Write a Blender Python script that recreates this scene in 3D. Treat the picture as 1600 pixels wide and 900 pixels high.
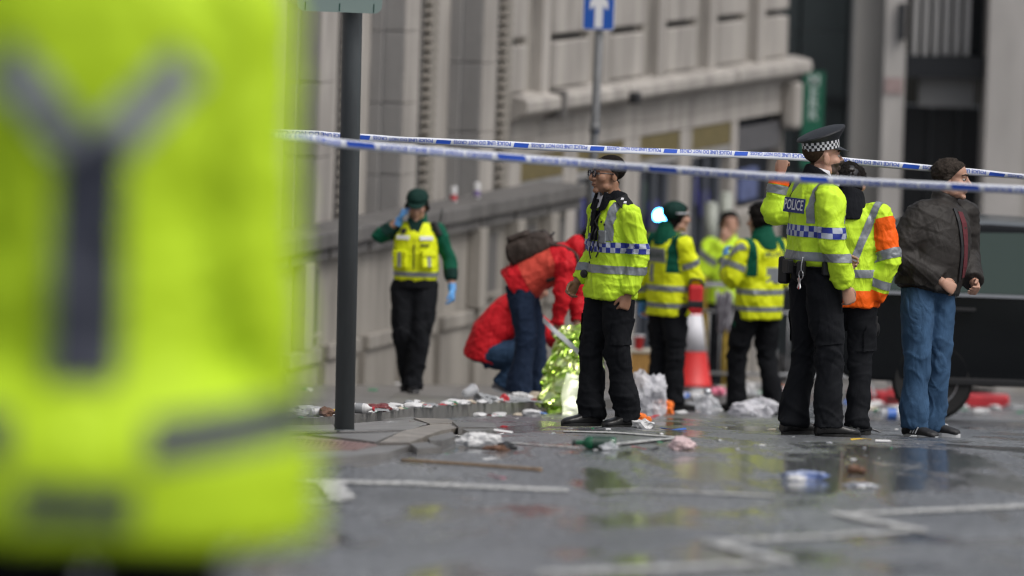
import bpy, bmesh, math, random
import numpy as np
from mathutils import Vector, Matrix, Euler, Quaternion
from mathutils import noise as mnoise
random.seed(7); np.random.seed(7)
SC = bpy.context.scene
for o in list(bpy.data.objects): bpy.data.objects.remove(o)
COL = SC.collection
V = Vector
# ------------------------------------------------------------------ camera: long lens looking down a sloping street
F = 13333.0                       # focal length in photograph pixels (300 mm lens)
ZC = 4.27
PITCH, ROLL = math.radians(3.54), math.radians(1.9)
CAM_M = (Matrix.Rotation(math.pi/2-PITCH, 3, 'X') @ Matrix.Rotation(ROLL, 3, 'Z'))
cam_d = bpy.data.cameras.new('camera'); cam = bpy.data.objects.new('camera', cam_d); COL.objects.link(cam)
cam_d.sensor_width = 36.0; cam_d.lens = 300.0; cam_d.clip_start = 0.5; cam_d.clip_end = 2000
cam.matrix_world = Matrix.Translation((0,0,ZC)) @ CAM_M.to_4x4()
cam_d.dof.use_dof = True; cam_d.dof.focus_distance = 53.5; cam_d.dof.aperture_fstop = 2.8
SC.camera = cam
# ------------------------------------------------------------------ overcast daylight
SUN_EL, SUN_AZ = math.radians(55), math.radians(125)
W = bpy.data.worlds.new('World'); SC.world = W; W.use_nodes = True
wn = W.node_tree.nodes; wl = W.node_tree.links
bg = wn['Background']; sky = wn.new('ShaderNodeTexSky'); sky.sky_type = 'NISHITA'; sky.sun_disc = False
sky.sun_elevation = SUN_EL; sky.sun_rotation = SUN_AZ; sky.air_density = 1.0; sky.dust_density = 6.0; sky.ozone_density = 1.0
hs = wn.new('ShaderNodeHueSaturation'); hs.inputs['Saturation'].default_value = 0.42
wl.new(sky.outputs[0], hs.inputs['Color']); wl.new(hs.outputs[0], bg.inputs['Color']); bg.inputs['Strength'].default_value = 0.14
sun_d = bpy.data.lights.new('sun', 'SUN'); sun_d.energy = 0.8; sun_d.angle = math.radians(25); sun_d.color = (1.0,0.985,0.965)
sun = bpy.data.objects.new('sun', sun_d); COL.objects.link(sun)
sd = V((math.sin(SUN_AZ)*math.cos(SUN_EL), math.cos(SUN_AZ)*math.cos(SUN_EL), math.sin(SUN_EL)))
sun.rotation_euler = sd.to_track_quat('Z','Y').to_euler()
SC.view_settings.view_transform = 'Standard'; SC.view_settings.look = 'None'; SC.view_settings.gamma = 1.0
SC.view_settings.use_curve_mapping = False; SC.view_settings.exposure = 0.06
SC.render.engine = 'CYCLES'; SC.cycles.use_denoising = True; SC.cycles.filter_width = 1.2
SC.cycles.max_bounces = 6; SC.cycles.transparent_max_bounces = 8; SC.cycles.caustics_reflective = False; SC.cycles.caustics_refractive = False

# ------------------------------------------------------------------ geometry of the place
def ray(px, py):
    d = CAM_M @ V(((px-800)/F, -(py-450)/F, -1.0)); return d
def at(px, py, D):
    d = ray(px, py); d = d*(D/d.y); return V((d.x, d.y, d.z+ZC))
def proj(p):
    q = CAM_M.transposed() @ (V(p)-V((0,0,ZC))); return (800+F*q.x/-q.z, 450-F*q.y/-q.z)
_dk = np.array([-10,0,22,28,36,40,45,49,53,60,110,200,400.]); _sk = np.array([.03,.045,.055,.060,.058,.050,.052,.070,.071,.068,.0665,.05,.02])
_D = np.arange(-10,400.05,.1); _S = np.interp(_D,_dk,_sk); _DR = np.concatenate([[0],np.cumsum((_S[1:]+_S[:-1])*.05)])
_DR = _DR - np.interp(54.9,_D,_DR) + 4.27
def sstep(a,b,x):
    t = np.clip((x-a)/(b-a),0,1); return t*t*(3-2*t)
def road_z(X, D):
    z = ZC-np.interp(D,_D,_DR)
    lat = np.clip(.75-np.asarray(X,float),0,2.2)*.045
    return z - lat*(1-.75*sstep(53,62,D))
KT = .13
def kerb_x(D): return -.91+KT*(np.asarray(D,float)-56.0)      # pavement edge, left side of the street
def on_pave(X, D): return (X < kerb_x(D)) and D > 53.6
KERB = .09
def ground_z(X, D):
    return float(road_z(X,D)) + (KERB if on_pave(X,D) else 0.0)
def gp(px, py, dz=0.0, lo=14, hi=190):
    """the ground point seen at a pixel of the photograph"""
    d = ray(px,py); d = d/d.y; prev=lo
    Ds = np.arange(lo,hi,.05)
    X = d.x*Ds; Z = ZC+d.z*Ds; G = road_z(X,Ds)+np.where((X<kerb_x(Ds))&(Ds>53.6),KERB,0)
    i = np.argmax(Z<=G)
    if Z[i]>G[i]: i=len(Ds)-1
    return V((X[i],Ds[i],G[i]+dz))
def stand(px, D, row=600):
    """ground point at depth D under pixel column px"""
    x = at(px,row,D).x; p = V((x,D,ground_z(x,D))); r = proj(p)[1]
    x = at(px,r,D).x; return V((x,D,ground_z(x,D)))

# ------------------------------------------------------------------ materials
MATS = {}
def nodes(m):
    m.use_nodes = True; nt = m.node_tree; return nt, nt.nodes, nt.links, nt.nodes['Principled BSDF']
def mat(name, col, rough=.7, metal=0.0, var=0.0, scale=8.0, bump=0.0, bscale=60.0, spec=.5, trans=0.0, sheen=0.0, alpha=1.0, stretch=None, dark=None, emit=None, estr=0):
    if name in MATS: return MATS[name]
    m = bpy.data.materials.new(name); nt,N,L,b = nodes(m); MATS[name]=m
    b.inputs['Base Color'].default_value = (*col,1); b.inputs['Roughness'].default_value = rough; b.inputs['Metallic'].default_value = metal
    b.inputs['Specular IOR Level'].default_value = spec; b.inputs['Transmission Weight'].default_value = trans; b.inputs['Alpha'].default_value = alpha
    if sheen: b.inputs['Sheen Weight'].default_value = sheen
    if emit: b.inputs['Emission Color'].default_value=(*emit,1); b.inputs['Emission Strength'].default_value=estr
    tc = N.new('ShaderNodeTexCoord'); src = tc.outputs['Object']
    if stretch:
        mp = N.new('ShaderNodeMapping'); mp.inputs['Scale'].default_value = stretch; L.new(src, mp.inputs['Vector']); src = mp.outputs[0]
    if var > 0:
        n = N.new('ShaderNodeTexNoise'); n.inputs['Scale'].default_value = scale; n.inputs['Detail'].default_value = 6; n.inputs['Roughness'].default_value=.6; L.new(src, n.inputs['Vector'])
        r = N.new('ShaderNodeValToRGB'); r.color_ramp.elements[0].position=.3; r.color_ramp.elements[1].position=.72
        dk = dark if dark else tuple(c*(1-var) for c in col)
        r.color_ramp.elements[0].color=(*dk,1); r.color_ramp.elements[1].color=(*[min(1,c*(1+var*.5)) for c in col],1)
        L.new(n.outputs['Fac'], r.inputs['Fac']); L.new(r.outputs['Color'], b.inputs['Base Color'])
    if bump > 0:
        n2 = N.new('ShaderNodeTexNoise'); n2.inputs['Scale'].default_value=bscale; n2.inputs['Detail'].default_value=5; L.new(src,n2.inputs['Vector'])
        bp = N.new('ShaderNodeBump'); bp.inputs['Strength'].default_value=bump; bp.inputs['Distance'].default_value=.02
        L.new(n2.outputs['Fac'], bp.inputs['Height']); L.new(bp.outputs[0], b.inputs['Normal'])
    return m
def fabric(name, col, rough=.75, fold=.5, fscale=9.0, var=.12):
    """cloth: broad soft folds and creases by a warped noise, fine weave by a second one"""
    if name in MATS: return MATS[name]
    m = mat(name, col, rough, var=var, scale=5.0, spec=.18); nt,N,L,b = nodes(m)
    tc = N.new('ShaderNodeTexCoord')
    n = N.new('ShaderNodeTexNoise'); n.inputs['Scale'].default_value=fscale; n.inputs['Detail'].default_value=3; n.inputs['Distortion'].default_value=1.2
    mp = N.new('ShaderNodeMapping'); mp.inputs['Scale'].default_value=(1,1,.55); mp.inputs['Rotation'].default_value=(.3,.35,0)
    L.new(tc.outputs['Object'],mp.inputs['Vector']); L.new(mp.outputs[0],n.inputs['Vector'])
    bp = N.new('ShaderNodeBump'); bp.inputs['Strength'].default_value=fold; bp.inputs['Distance'].default_value=.06
    L.new(n.outputs['Fac'],bp.inputs['Height'])
    w = N.new('ShaderNodeTexNoise'); w.inputs['Scale'].default_value=160; L.new(tc.outputs['Object'],w.inputs['Vector'])
    b2 = N.new('ShaderNodeBump'); b2.inputs['Strength'].default_value=.15; b2.inputs['Distance'].default_value=.004
    L.new(w.outputs['Fac'],b2.inputs['Height']); L.new(bp.outputs[0],b2.inputs['Normal']); L.new(b2.outputs[0],b.inputs['Normal'])
    return m

# ------------------------------------------------------------------ object helpers
def tag(o, label=None, cat=None, group=None, kind=None):
    if label: o['label']=label
    if cat: o['category']=cat
    if group: o['group']=group
    if kind: o['kind']=kind
    return o
def empty(name, loc=(0,0,0), rz=0.0):
    o = bpy.data.objects.new(name,None); COL.objects.link(o); o.location=loc; o.rotation_euler=(0,0,rz); o.empty_display_size=.1; return o
def link(name, me, m=None, parent=None, loc=None, rot=None, smooth=False):
    o = bpy.data.objects.new(name, me); COL.objects.link(o)
    if m is not None and len(me.materials)==0: me.materials.append(m)
    if parent: o.parent=parent
    if loc is not None: o.location=loc
    if rot is not None: o.rotation_euler=rot
    if smooth: me.polygons.foreach_set('use_smooth', np.ones(len(me.polygons),bool))
    return o
def frombm(name, bm, m=None, parent=None, smooth=False, **k):
    me = bpy.data.meshes.new(name); bm.normal_update(); bm.to_mesh(me); bm.free(); return link(name,me,m,parent,smooth=smooth,**k)
def frompy(name, vs, fs, m=None, parent=None, smooth=False, **k):
    me = bpy.data.meshes.new(name); me.from_pydata([tuple(v) for v in vs],[],[tuple(f) for f in fs]); me.update(); return link(name,me,m,parent,smooth=smooth,**k)
def a_box(bm, x0,x1,y0,y1,z0,z1, M=None, bev=0):
    r = bmesh.ops.create_cube(bm,size=1.0); vs=r['verts']
    for v in vs: v.co=V((x0+(v.co.x+.5)*(x1-x0), y0+(v.co.y+.5)*(y1-y0), z0+(v.co.z+.5)*(z1-z0)))
    if bev:
        es=list({e for v in vs for e in v.link_edges}); rr=bmesh.ops.bevel(bm,geom=es,offset=bev,segments=2,affect='EDGES',profile=.5)
        vs=list({v for f in rr['faces'] for v in f.verts}|{v for v in vs if v.is_valid})
    if M is not None:
        for v in vs: v.co=M@v.co
    return vs
def boxo(name, x0,x1,y0,y1,z0,z1, m, parent=None, bev=0, M=None):
    bm=bmesh.new(); a_box(bm,x0,x1,y0,y1,z0,z1,M,bev); return frombm(name,bm,m,parent)
def a_loft(bm, rings, n=16, cap=True, power=2.0):
    """rings: (centre, half-axis vector a, half-axis vector b)"""
    R=[]
    for c,a,b in rings:
        row=[]
        for i in range(n):
            t=2*math.pi*i/n; ct,st=math.cos(t),math.sin(t)
            if power!=2.0:
                ct=math.copysign(abs(ct)**(2/power),ct); st=math.copysign(abs(st)**(2/power),st)
            row.append(bm.verts.new(c+a*ct+b*st))
        R.append(row)
    for r0,r1 in zip(R[:-1],R[1:]):
        for i in range(n): bm.faces.new((r0[i],r0[(i+1)%n],r1[(i+1)%n],r1[i]))
    if cap:
        bm.faces.new(R[0][::-1]); bm.faces.new(R[-1])
    return R
def catmull(P, k):
    P=[V(p) for p in P]; out=[]
    for i in range(len(P)-1):
        p0=P[max(i-1,0)];p1=P[i];p2=P[i+1];p3=P[min(i+2,len(P)-1)]
        for j in range(k):
            t=j/k; out.append(.5*((2*p1)+(p2-p0)*t+(2*p0-5*p1+4*p2-p3)*t*t+(3*p1-p0-3*p2+p3)*t**3))
    out.append(P[-1]); return out
def a_tube(bm, pts, rad, n=10, k=4, smooth=True, flat=None):
    """tapered tube through points; flat=(vector, factor) squashes along a direction"""
    if smooth and len(pts)>2:
        Q=catmull(pts,k); ri=np.interp(np.linspace(0,len(pts)-1,len(Q)),range(len(pts)),rad)
    else: Q=[V(p) for p in pts]; ri=rad
    rings=[]; up=None
    for i,p in enumerate(Q):
        t=(Q[min(i+1,len(Q)-1)]-Q[max(i-1,0)]).normalized()
        if up is None:
            up = V((0,0,1)) if abs(t.z)<.9 else V((0,1,0))
        a=t.cross(up)
        if a.length<1e-4: a=t.cross(V((1,0,0)))
        a.normalize(); b=a.cross(t).normalized(); up=b
        r=float(ri[i]); av,bv=a*r,b*r
        if flat is not None:
            fv,ff=flat
            av=av-fv*(av.dot(fv))*(1-ff); bv=bv-fv*(bv.dot(fv))*(1-ff)
        rings.append((p,av,bv))
    return a_loft(bm,rings,n)
def tubeo(name, pts, rad, m, parent=None, n=10, smooth=True, k=4):
    bm=bmesh.new(); a_tube(bm,pts,rad if hasattr(rad,'__len__') else [rad]*len(pts),n,k,smooth); return frombm(name,bm,m,parent,smooth=True)
def a_ell(bm, c, r, M=None, u=18, v=12):
    c=V(c); q=bmesh.ops.create_uvsphere(bm,u_segments=u,v_segments=v,radius=1.0)
    for w in q['verts']:
        p=V((w.co.x*r[0],w.co.y*r[1],w.co.z*r[2])); w.co=(M@p if M is not None else p)+c
    return q['verts']
def lathe(bm, prof, n=24, M=None):
    """prof: (radius,z) from bottom to top"""
    rings=[(V((0,0,z)),V((max(r,1e-4),0,0)),V((0,max(r,1e-4),0))) for r,z in prof]
    n0=len(bm.verts); a_loft(bm,rings,n); bm.verts.ensure_lookup_table()
    if M is not None:
        for w in bm.verts[n0:]: w.co=M@w.co
def latheo(name, prof, m, parent=None, n=24, M=None):
    bm=bmesh.new(); lathe(bm,prof,n,M); o=frombm(name,bm,m,parent,smooth=False)
    return o
def autosmooth(o, ang=40):
    me=o.data; me.polygons.foreach_set('use_smooth',np.ones(len(me.polygons),bool))
    bm=bmesh.new(); bm.from_mesh(me)
    for e in bm.edges:
        if len(e.link_faces)==2 and e.calc_face_angle(0)>math.radians(ang): e.smooth=False
    bm.to_mesh(me); bm.free(); return o
def remesh(bm, voxel, smooth=6, decim=None):
    me=bpy.data.meshes.new('tmp'); bm.to_mesh(me); bm.free(); o=bpy.data.objects.new('tmp',me); COL.objects.link(o)
    md=o.modifiers.new('r','REMESH'); md.mode='VOXEL'; md.voxel_size=voxel; md.adaptivity=0
    if smooth:
        s=o.modifiers.new('s','SMOOTH'); s.factor=.5; s.iterations=smooth
    if decim:
        d=o.modifiers.new('d','DECIMATE'); d.ratio=decim
    bpy.context.view_layer.update(); dg=bpy.context.evaluated_depsgraph_get()
    nm=bpy.data.meshes.new_from_object(o.evaluated_get(dg)); bpy.data.objects.remove(o); bpy.data.meshes.remove(me)
    out=bmesh.new(); out.from_mesh(nm); bpy.data.meshes.remove(nm); return out
_txt={}
def text_mesh(s, size=1.0):
    """(verts, faces) of flat lettering, centred, cap height about 0.7*size"""
    if s in _txt: return _txt[s]
    cu=bpy.data.curves.new('t','FONT'); cu.body=s; cu.size=1.0; cu.align_x='CENTER'; cu.align_y='CENTER'; cu.resolution_u=2
    cu.offset=.016
    o=bpy.data.objects.new('t',cu); COL.objects.link(o); bpy.context.view_layer.update(); dg=bpy.context.evaluated_depsgraph_get()
    me=bpy.data.meshes.new_from_object(o.evaluated_get(dg)); vs=[v.co.copy() for v in me.vertices]; fs=[tuple(p.vertices) for p in me.polygons]
    bpy.data.objects.remove(o); bpy.data.meshes.remove(me); _txt[s]=(vs,fs); return vs,fs
# ================================================================== THE STREET
def _pud(px,row,rx,ry):
    p=gp(px,row); return (p.x,p.y,rx,ry)
PUDDLES=[_pud(1290,738,.9,5.5),_pud(940,752,.18,2.6),_pud(1120,735,.5,4.0),_pud(1050,674,.30,4.0),_pud(1190,670,.45,5.0),_pud(1430,715,.6,3.5)]
def asphalt():
    m=bpy.data.materials.new('wet_asphalt'); nt,N,L,b=nodes(m)
    tc=N.new('ShaderNodeTexCoord'); P=tc.outputs['Object']
    def noise(sc,det=4,mapv=None,rough=.55,dist=0):
        n=N.new('ShaderNodeTexNoise'); n.inputs['Scale'].default_value=sc; n.inputs['Detail'].default_value=det; n.inputs['Roughness'].default_value=rough; n.inputs['Distortion'].default_value=dist
        if mapv:
            mp=N.new('ShaderNodeMapping'); mp.inputs['Scale'].default_value=mapv; L.new(P,mp.inputs['Vector']); L.new(mp.outputs[0],n.inputs['Vector'])
        else: L.new(P,n.inputs['Vector'])
        return n.outputs['Fac']
    def ramp(src,p0,p1,c0,c1):
        r=N.new('ShaderNodeValToRGB'); r.color_ramp.elements[0].position=p0; r.color_ramp.elements[1].position=p1
        r.color_ramp.elements[0].color=(*c0,1); r.color_ramp.elements[1].color=(*c1,1); L.new(src,r.inputs['Fac']); return r.outputs['Color']
    agg=ramp(noise(62,3,(1,.045,1),.7),.36,.68,(.026,.028,.032),(.27,.28,.30))        # aggregate
    patch=ramp(noise(1.1,5,(1,.22,1)),.3,.75,(.55,.55,.57),(1.25,1.24,1.22))       # old repairs, damp and dry
    mul=N.new('ShaderNodeMix'); mul.data_type='RGBA'; mul.blend_type='MULTIPLY'; mul.inputs['Factor'].default_value=1
    L.new(agg,mul.inputs['A']); L.new(patch,mul.inputs['B']); L.new(mul.outputs['Result'],b.inputs['Base Color'])
    wn_=noise(.9,4,(1.0,.16,1),.6,.6); wn2=noise(3.2,5,(1.0,.14,1),.65,.4)
    def M(op,a,b=None,c=None):
        n=N.new('ShaderNodeMath'); n.operation=op
        for i,x in enumerate((a,b,c)):
            if x is None: continue
            if isinstance(x,(int,float)): n.inputs[i].default_value=x
            else: L.new(x,n.inputs[i])
        return n.outputs[0]
    sx=N.new('ShaderNodeSeparateXYZ'); L.new(P,sx.inputs[0]); tot=M('MULTIPLY_ADD',wn_,2.4,-1.08)                  # scattered damp patches
    for cx,cy,rx,ry in PUDDLES:                                                                                     # standing water in the hollows
        dx=M('DIVIDE',M('SUBTRACT',sx.outputs[0],cx),rx); dy=M('DIVIDE',M('SUBTRACT',sx.outputs[1],cy),ry)
        d=M('SQRT',M('ADD',M('MULTIPLY',dx,dx),M('MULTIPLY',dy,dy))); tot=M('MAXIMUM',tot,M('SUBTRACT',1.0,d))
    wet=ramp(M('ADD',tot,M('MULTIPLY_ADD',wn2,3.0,-1.60)),.0,.42,(0,0,0),(1,1,1))
    r=N.new('ShaderNodeMix'); r.data_type='FLOAT'; r.inputs['A'].default_value=.30; r.inputs['B'].default_value=.10; L.new(wet,r.inputs['Factor']); L.new(r.outputs['Result'],b.inputs['Roughness'])
    s=N.new('ShaderNodeMix'); s.data_type='FLOAT'; s.inputs['A'].default_value=.45; s.inputs['B'].default_value=.6; L.new(wet,s.inputs['Factor']); L.new(s.outputs['Result'],b.inputs['Specular IOR Level'])
    bh=noise(55,3,(1,.06,1)); bs=N.new('ShaderNodeMix'); bs.data_type='FLOAT'; bs.inputs['A'].default_value=.28; bs.inputs['B'].default_value=.02; L.new(wet,bs.inputs['Factor'])
    bp=N.new('ShaderNodeBump'); bp.inputs['Distance'].default_value=.004; L.new(bs.outputs['Result'],bp.inputs['Strength']); L.new(bh,bp.inputs['Height']); L.new(bp.outputs[0],b.inputs['Normal'])
    return m
M_asph=asphalt()
def sheet(name, Xs, Ds, zf, m, mask=None):
    vs=[]; fs=[]
    for D in Ds:
        for X in Xs: vs.append((X,D,float(zf(X,D))))
    n=len(Xs)
    for j in range(len(Ds)-1):
        for i in range(n-1): fs.append((j*n+i,j*n+i+1,(j+1)*n+i+1,(j+1)*n+i))
    return frompy(name,vs,fs,m,smooth=True)
Ds=np.concatenate([np.arange(-10,20,2.),np.arange(20,80,.5),np.arange(80,130,2.),np.arange(130,401,15.)])
Xs=np.concatenate([[-60,-30,-15,-8,-5],np.arange(-3.5,4.01,.25),[5,6,8,11,15,25,40,80]])
road=tag(sheet('road',Xs,Ds,road_z,M_asph),kind='structure')
# pavement with its kerb stones
M_pave=mat('damp_paving',(.20,.19,.18),.38,var=.35,scale=2.2,bump=.12,bscale=40,stretch=(1,.3,1))
def _joints(m):
    nt,N,L,b=nodes(m); tc=N.new('ShaderNodeTexCoord'); br=N.new('ShaderNodeTexBrick'); br.inputs['Scale'].default_value=1.0; br.inputs['Brick Width'].default_value=.9; br.inputs['Row Height'].default_value=.6; br.inputs['Mortar Size'].default_value=.008
    br.inputs['Color1'].default_value=(1,1,1,1); br.inputs['Color2'].default_value=(.86,.85,.84,1); br.inputs['Mortar'].default_value=(.35,.34,.33,1)
    mx=N.new('ShaderNodeMix'); mx.data_type='RGBA'; mx.blend_type='MULTIPLY'; mx.inputs['Factor'].default_value=1; src=b.inputs['Base Color'].links[0].from_socket
    L.new(tc.outputs['Object'],br.inputs['Vector']); L.new(src,mx.inputs['A']); L.new(br.outputs['Color'],mx.inputs['B']); L.new(mx.outputs['Result'],b.inputs['Base Color'])
_joints(M_pave)
M_kerb=mat('kerb_stone',(.16,.155,.148),.4,var=.4,scale=5,bump=.25,bscale=50)
vs=[];fs=[]
pd=list(np.arange(53.75,60,.5))+list(np.arange(60,150,2.0)); K=9
for D in pd:
    kx=float(kerb_x(D))-.15
    for i in range(K):
        X=kx-(i/(K-1))**1.5*28; vs.append((X,D,float(road_z(X,D))+KERB-.004))
for j in range(len(pd)-1):
    for i in range(K-1): fs.append((j*K+i+1,j*K+i,(j+1)*K+i,(j+1)*K+i+1))
pavement=tag(frompy('pavement',vs,fs,M_pave,smooth=True),kind='structure')
def prism(name, pts, h, m, parent=None, dz=0.0, jit=0.0):
    """a flat stone on the ground: outline in world points, height h above the ground"""
    n=len(pts); top=[V((p[0],p[1],float(road_z(p[0],p[1]))+h+dz+random.uniform(-jit,jit))) for p in pts]; bot=[V((p[0],p[1],float(road_z(p[0],p[1]))-.05)) for p in pts]
    a=sum(top[i].x*top[(i+1)%n].y-top[(i+1)%n].x*top[i].y for i in range(n))
    if a<0: top=top[::-1]; bot=bot[::-1]
    return frompy(name,top+bot,[tuple(range(n)),tuple(range(2*n-1,n-1,-1))]+[(i,i+n,(i+1)%n+n,(i+1)%n) for i in range(n)],m,parent)
D=53.6; i=0
while D<92:
    L_=.9; g=.008
    k0=float(kerb_x(D+g));k1=float(kerb_x(D+L_-g)); j=random.uniform(-.002,.002)
    prism('kerb_stone',[(k0,D+g),(k1,D+L_-g),(k1-.15,D+L_-g),(k0-.15,D+g)],KERB+j,M_kerb,pavement); D+=L_
X=float(kerb_x(53.6))
while X>-6:
    prism('kerb_stone',[(X-.008,53.6),(X-.892,53.6),(X-.892,53.75),(X-.008,53.75)],KERB+random.uniform(-.002,.002),M_kerb,pavement); X-=.9
# crossing island with the sign post: cracked flagstones and red blister paving
M_flag=mat('flagstone',(.21,.205,.20),.36,var=.35,scale=3.5,bump=.15,bscale=45,stretch=(1,.35,1))
M_flag2=mat('worn_flagstone',(.26,.235,.205),.42,var=.4,scale=4,bump=.2,bscale=60,stretch=(1,.35,1))
M_red=mat('red_tactile',(.22,.145,.135),.45,var=.3,scale=6,bump=.1)
def g2(pts): return [tuple(gp(x,y)[:2]) for x,y in pts]
island=tag(empty('crossing_island',stand(600,48)),kind='structure')
def ichild(o):
    o.parent=island; o.matrix_parent_inverse=island.matrix_basis.inverted(); return o
bpy.context.view_layer.update()
slabs=[([(300,652),(452,651),(458,661),(300,663)],M_flag,.035),([(455,651),(575,650),(585,660),(462,661)],M_flag2,.036),([(580,650),(640,652),(652,661),(590,661)],M_flag,.034),
 ([(300,665),(520,664),(526,683),(300,685)],M_flag,.038),([(524,664),(640,663),(668,671),(640,681),(531,684)],M_flag,.036),([(646,662),(700,664),(716,670),(672,672)],M_flag2,.040),
 ([(300,688),(470,687),(586,702),(624,686),(530,686)],M_flag,.040),([(628,685),(645,681),(676,673),(716,672),(722,678),(690,684),(668,692),(640,704),(592,704)],M_flag2,.042),
 ([(300,690),(440,693),(474,690),(590,705),(560,713),(300,716)],M_red,.034),([(300,718),(556,715),(590,707),(640,706),(604,718),(548,724),(420,733),(300,738)],M_flag,.036)]
for P_,m_,h_ in slabs: ichild(prism('flagstone',g2(P_),h_,m_))
blis=bmesh.new(); bmesh.ops.create_uvsphere(blis,u_segments=8,v_segments=5,radius=.02)
for v in blis.verts: v.co.z*=.35
bme=bpy.data.meshes.new('paving_blister'); blis.to_mesh(bme); blis.free(); bme.materials.append(M_red)
for r in range(5):
    a=gp(440,694+r*3.6); b_=gp(572-r*4,704+r*2.2)
    for k in range(15):
        p=a.lerp(b_,k/14.0); o=link('paving_blister',bme); o.location=(p.x,p.y,float(road_z(p.x,p.y))+.034); ichild(o)
kb=[([(706,672),(772,675),(776,680),(716,681)],.05),([(722,683),(768,680),(773,684),(735,691)],.045),([(668,694),(706,688),(712,693),(690,700),(672,702)],.04),([(640,705),(668,699),(680,706),(690,709),(652,711)],.035)]
for P_,h_ in kb: ichild(prism('broken_kerb_stone',g2(P_),h_,M_kerb,jit=.008))
# low rubble edge of the gutter in front of the island
def rubble(name,px0,px1,row,n,hgt,m,label,cat,group):
    for k in range(n):
        x=px0+(px1-px0)*(k+.5)/n; p=gp(x,row+random.uniform(-2,2)); bm=bmesh.new()
        bmesh.ops.create_icosphere(bm,subdivisions=1,radius=1)
        for v in bm.verts: v.co=V((v.co.x*hgt*random.uniform(1.2,2.0),v.co.y*hgt*2,v.co.z*hgt*random.uniform(.5,.9)))+V((random.uniform(-.3,.3),random.uniform(-.3,.3),random.uniform(-.2,.2)))*hgt
        o=frombm(name,bm,m); o.location=p+V((0,0,hgt*.25)); tag(o,label,cat,group)
# painted markings
def paint(name,col,wear):
    m=bpy.data.materials.new(name); nt,N,L,b=nodes(m); tc=N.new('ShaderNodeTexCoord')
    n=N.new('ShaderNodeTexNoise'); n.inputs['Scale'].default_value=30; n.inputs['Detail'].default_value=6; mp=N.new('ShaderNodeMapping'); mp.inputs['Scale'].default_value=(1,.3,1)
    L.new(tc.outputs['Object'],mp.inputs['Vector']); L.new(mp.outputs[0],n.inputs['Vector'])
    r=N.new('ShaderNodeValToRGB'); r.color_ramp.elements[0].position=wear-.08; r.color_ramp.elements[1].position=wear+.12; r.color_ramp.elements[0].color=(.11,.11,.11,1); r.color_ramp.elements[1].color=(*col,1)
    L.new(n.outputs['Fac'],r.inputs['Fac']); L.new(r.outputs['Color'],b.inputs['Base Color']); b.inputs['Roughness'].default_value=.45; return m
M_white=paint('worn_white_paint',(.56,.56,.54),.43); M_yel=paint('worn_yellow_paint',(.55,.33,.04),.36)
def marking(pts, m, n=14, dz=.006):
    """pts: (px,row,half thickness in rows) along the centre line"""
    vs=[];fs=[]; S=[]
    for (a,b_) in zip(pts[:-1],pts[1:]):
        for k in range(n): t=k/n; S.append(tuple(a[i]+(b_[i]-a[i])*t for i in range(3)))
    S.append(pts[-1]); K=4
    for x,y,h in S:
        h=h*.66; A=gp(x,y+h); B=gp(x,y-h)
        for k in range(K+1):
            p=A.lerp(B,k/K); vs.append((p.x,p.y,float(road_z(p.x,p.y))+dz))
    for j in range(len(S)-1):
        for k in range(K): i=j*(K+1)+k; fs.append((i,i+K+1,i+K+2,i+1))
    o=frompy('road_marking',vs,fs,m); o['kind']='structure'; return o
marking([(1690,788,4),(1475,798,4.5),(1296,806,3.5)],M_white); marking([(1302,804,3),(1330,810,6),(1446,833,5)],M_white,dz=.010)
marking([(1447,830,3.5),(1280,840,4.5),(1100,850,4)],M_white); marking([(1096,846,2),(1130,856,6),(1238,882,6)],M_white,dz=.010); marking([(1240,879,5),(1050,890,6),(840,898,6)],M_white)
marking([(930,770,1.5),(1000,768,2),(1130,773,2),(1210,777,1.5)],M_white)
marking([(430,752,4),(640,757,4.5),(888,768,4)],M_white)
def paint_quad(c,m,n=10,dz=.010):
    vs=[];fs=[]
    for j in range(n+1):
        for i in range(n+1):
            u,v=i/n,j/n; q=[(c[0][k]*(1-u)+c[1][k]*u)*(1-v)+(c[3][k]*(1-u)+c[2][k]*u)*v for k in (0,1)]; p=gp(*q); vs.append((p.x,p.y,float(road_z(p.x,p.y))+dz))
    for j in range(n):
        for i in range(n): a=j*(n+1)+i; fs.append((a,a+n+1,a+n+2,a+1))
    o=frompy('road_marking',vs,fs,m); o['kind']='structure'; return o
paint_quad([(497,758),(533,755),(556,781),(517,785)],M_white); marking([(470,787,2.5),(552,783,2.5)],M_white,dz=.008)
marking([(880,675,1.2),(960,677,1.6),(1066,685,1.5)],M_white); marking([(1064,686,1),(1010,691,3),(950,698,3)],M_white,dz=.010)
marking([(500,655,1.2),(560,652,1.5),(640,644,2),(706,636,2)],M_yel)
marking([(660,672,.8),(760,690,.9),(905,702,.8)],M_white)

# ================================================================== THE STONE BUILDING ON THE LEFT
TH=math.atan(.2268); FD=V((math.sin(TH),math.cos(TH),0)); FN=V((math.cos(TH),-math.sin(TH),0)); FO=V((.2268*86-20.8,86,0))
FROT=math.pi/2-TH
def fpx(px,py,off=0.0):
    O=FO+FN*off; d=ray(px,py); k=(O-V((0,0,ZC))).dot(FN)/d.dot(FN); p=d*k+V((0,0,ZC)); return (p-O).dot(FD), p.z
def stone(name,col,var=.25,rough=.8,streak=True):
    m=mat(name,col,rough,var=var,scale=1.3,bump=.3,bscale=25,stretch=(1.5,1.5,.35) if streak else None); return m
M_st=stone('pale_stone',(.385,.36,.33),.42); M_st2=stone('grey_stone',(.27,.265,.26),.22); M_grime_shade=stone('grime_and_shade_stone',(.12,.115,.11),.45); M_plinth=stone('weathered_stone',(.27,.25,.22),.4)
M_st3=stone('mid_stone',(.28,.26,.23),.4)
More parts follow.
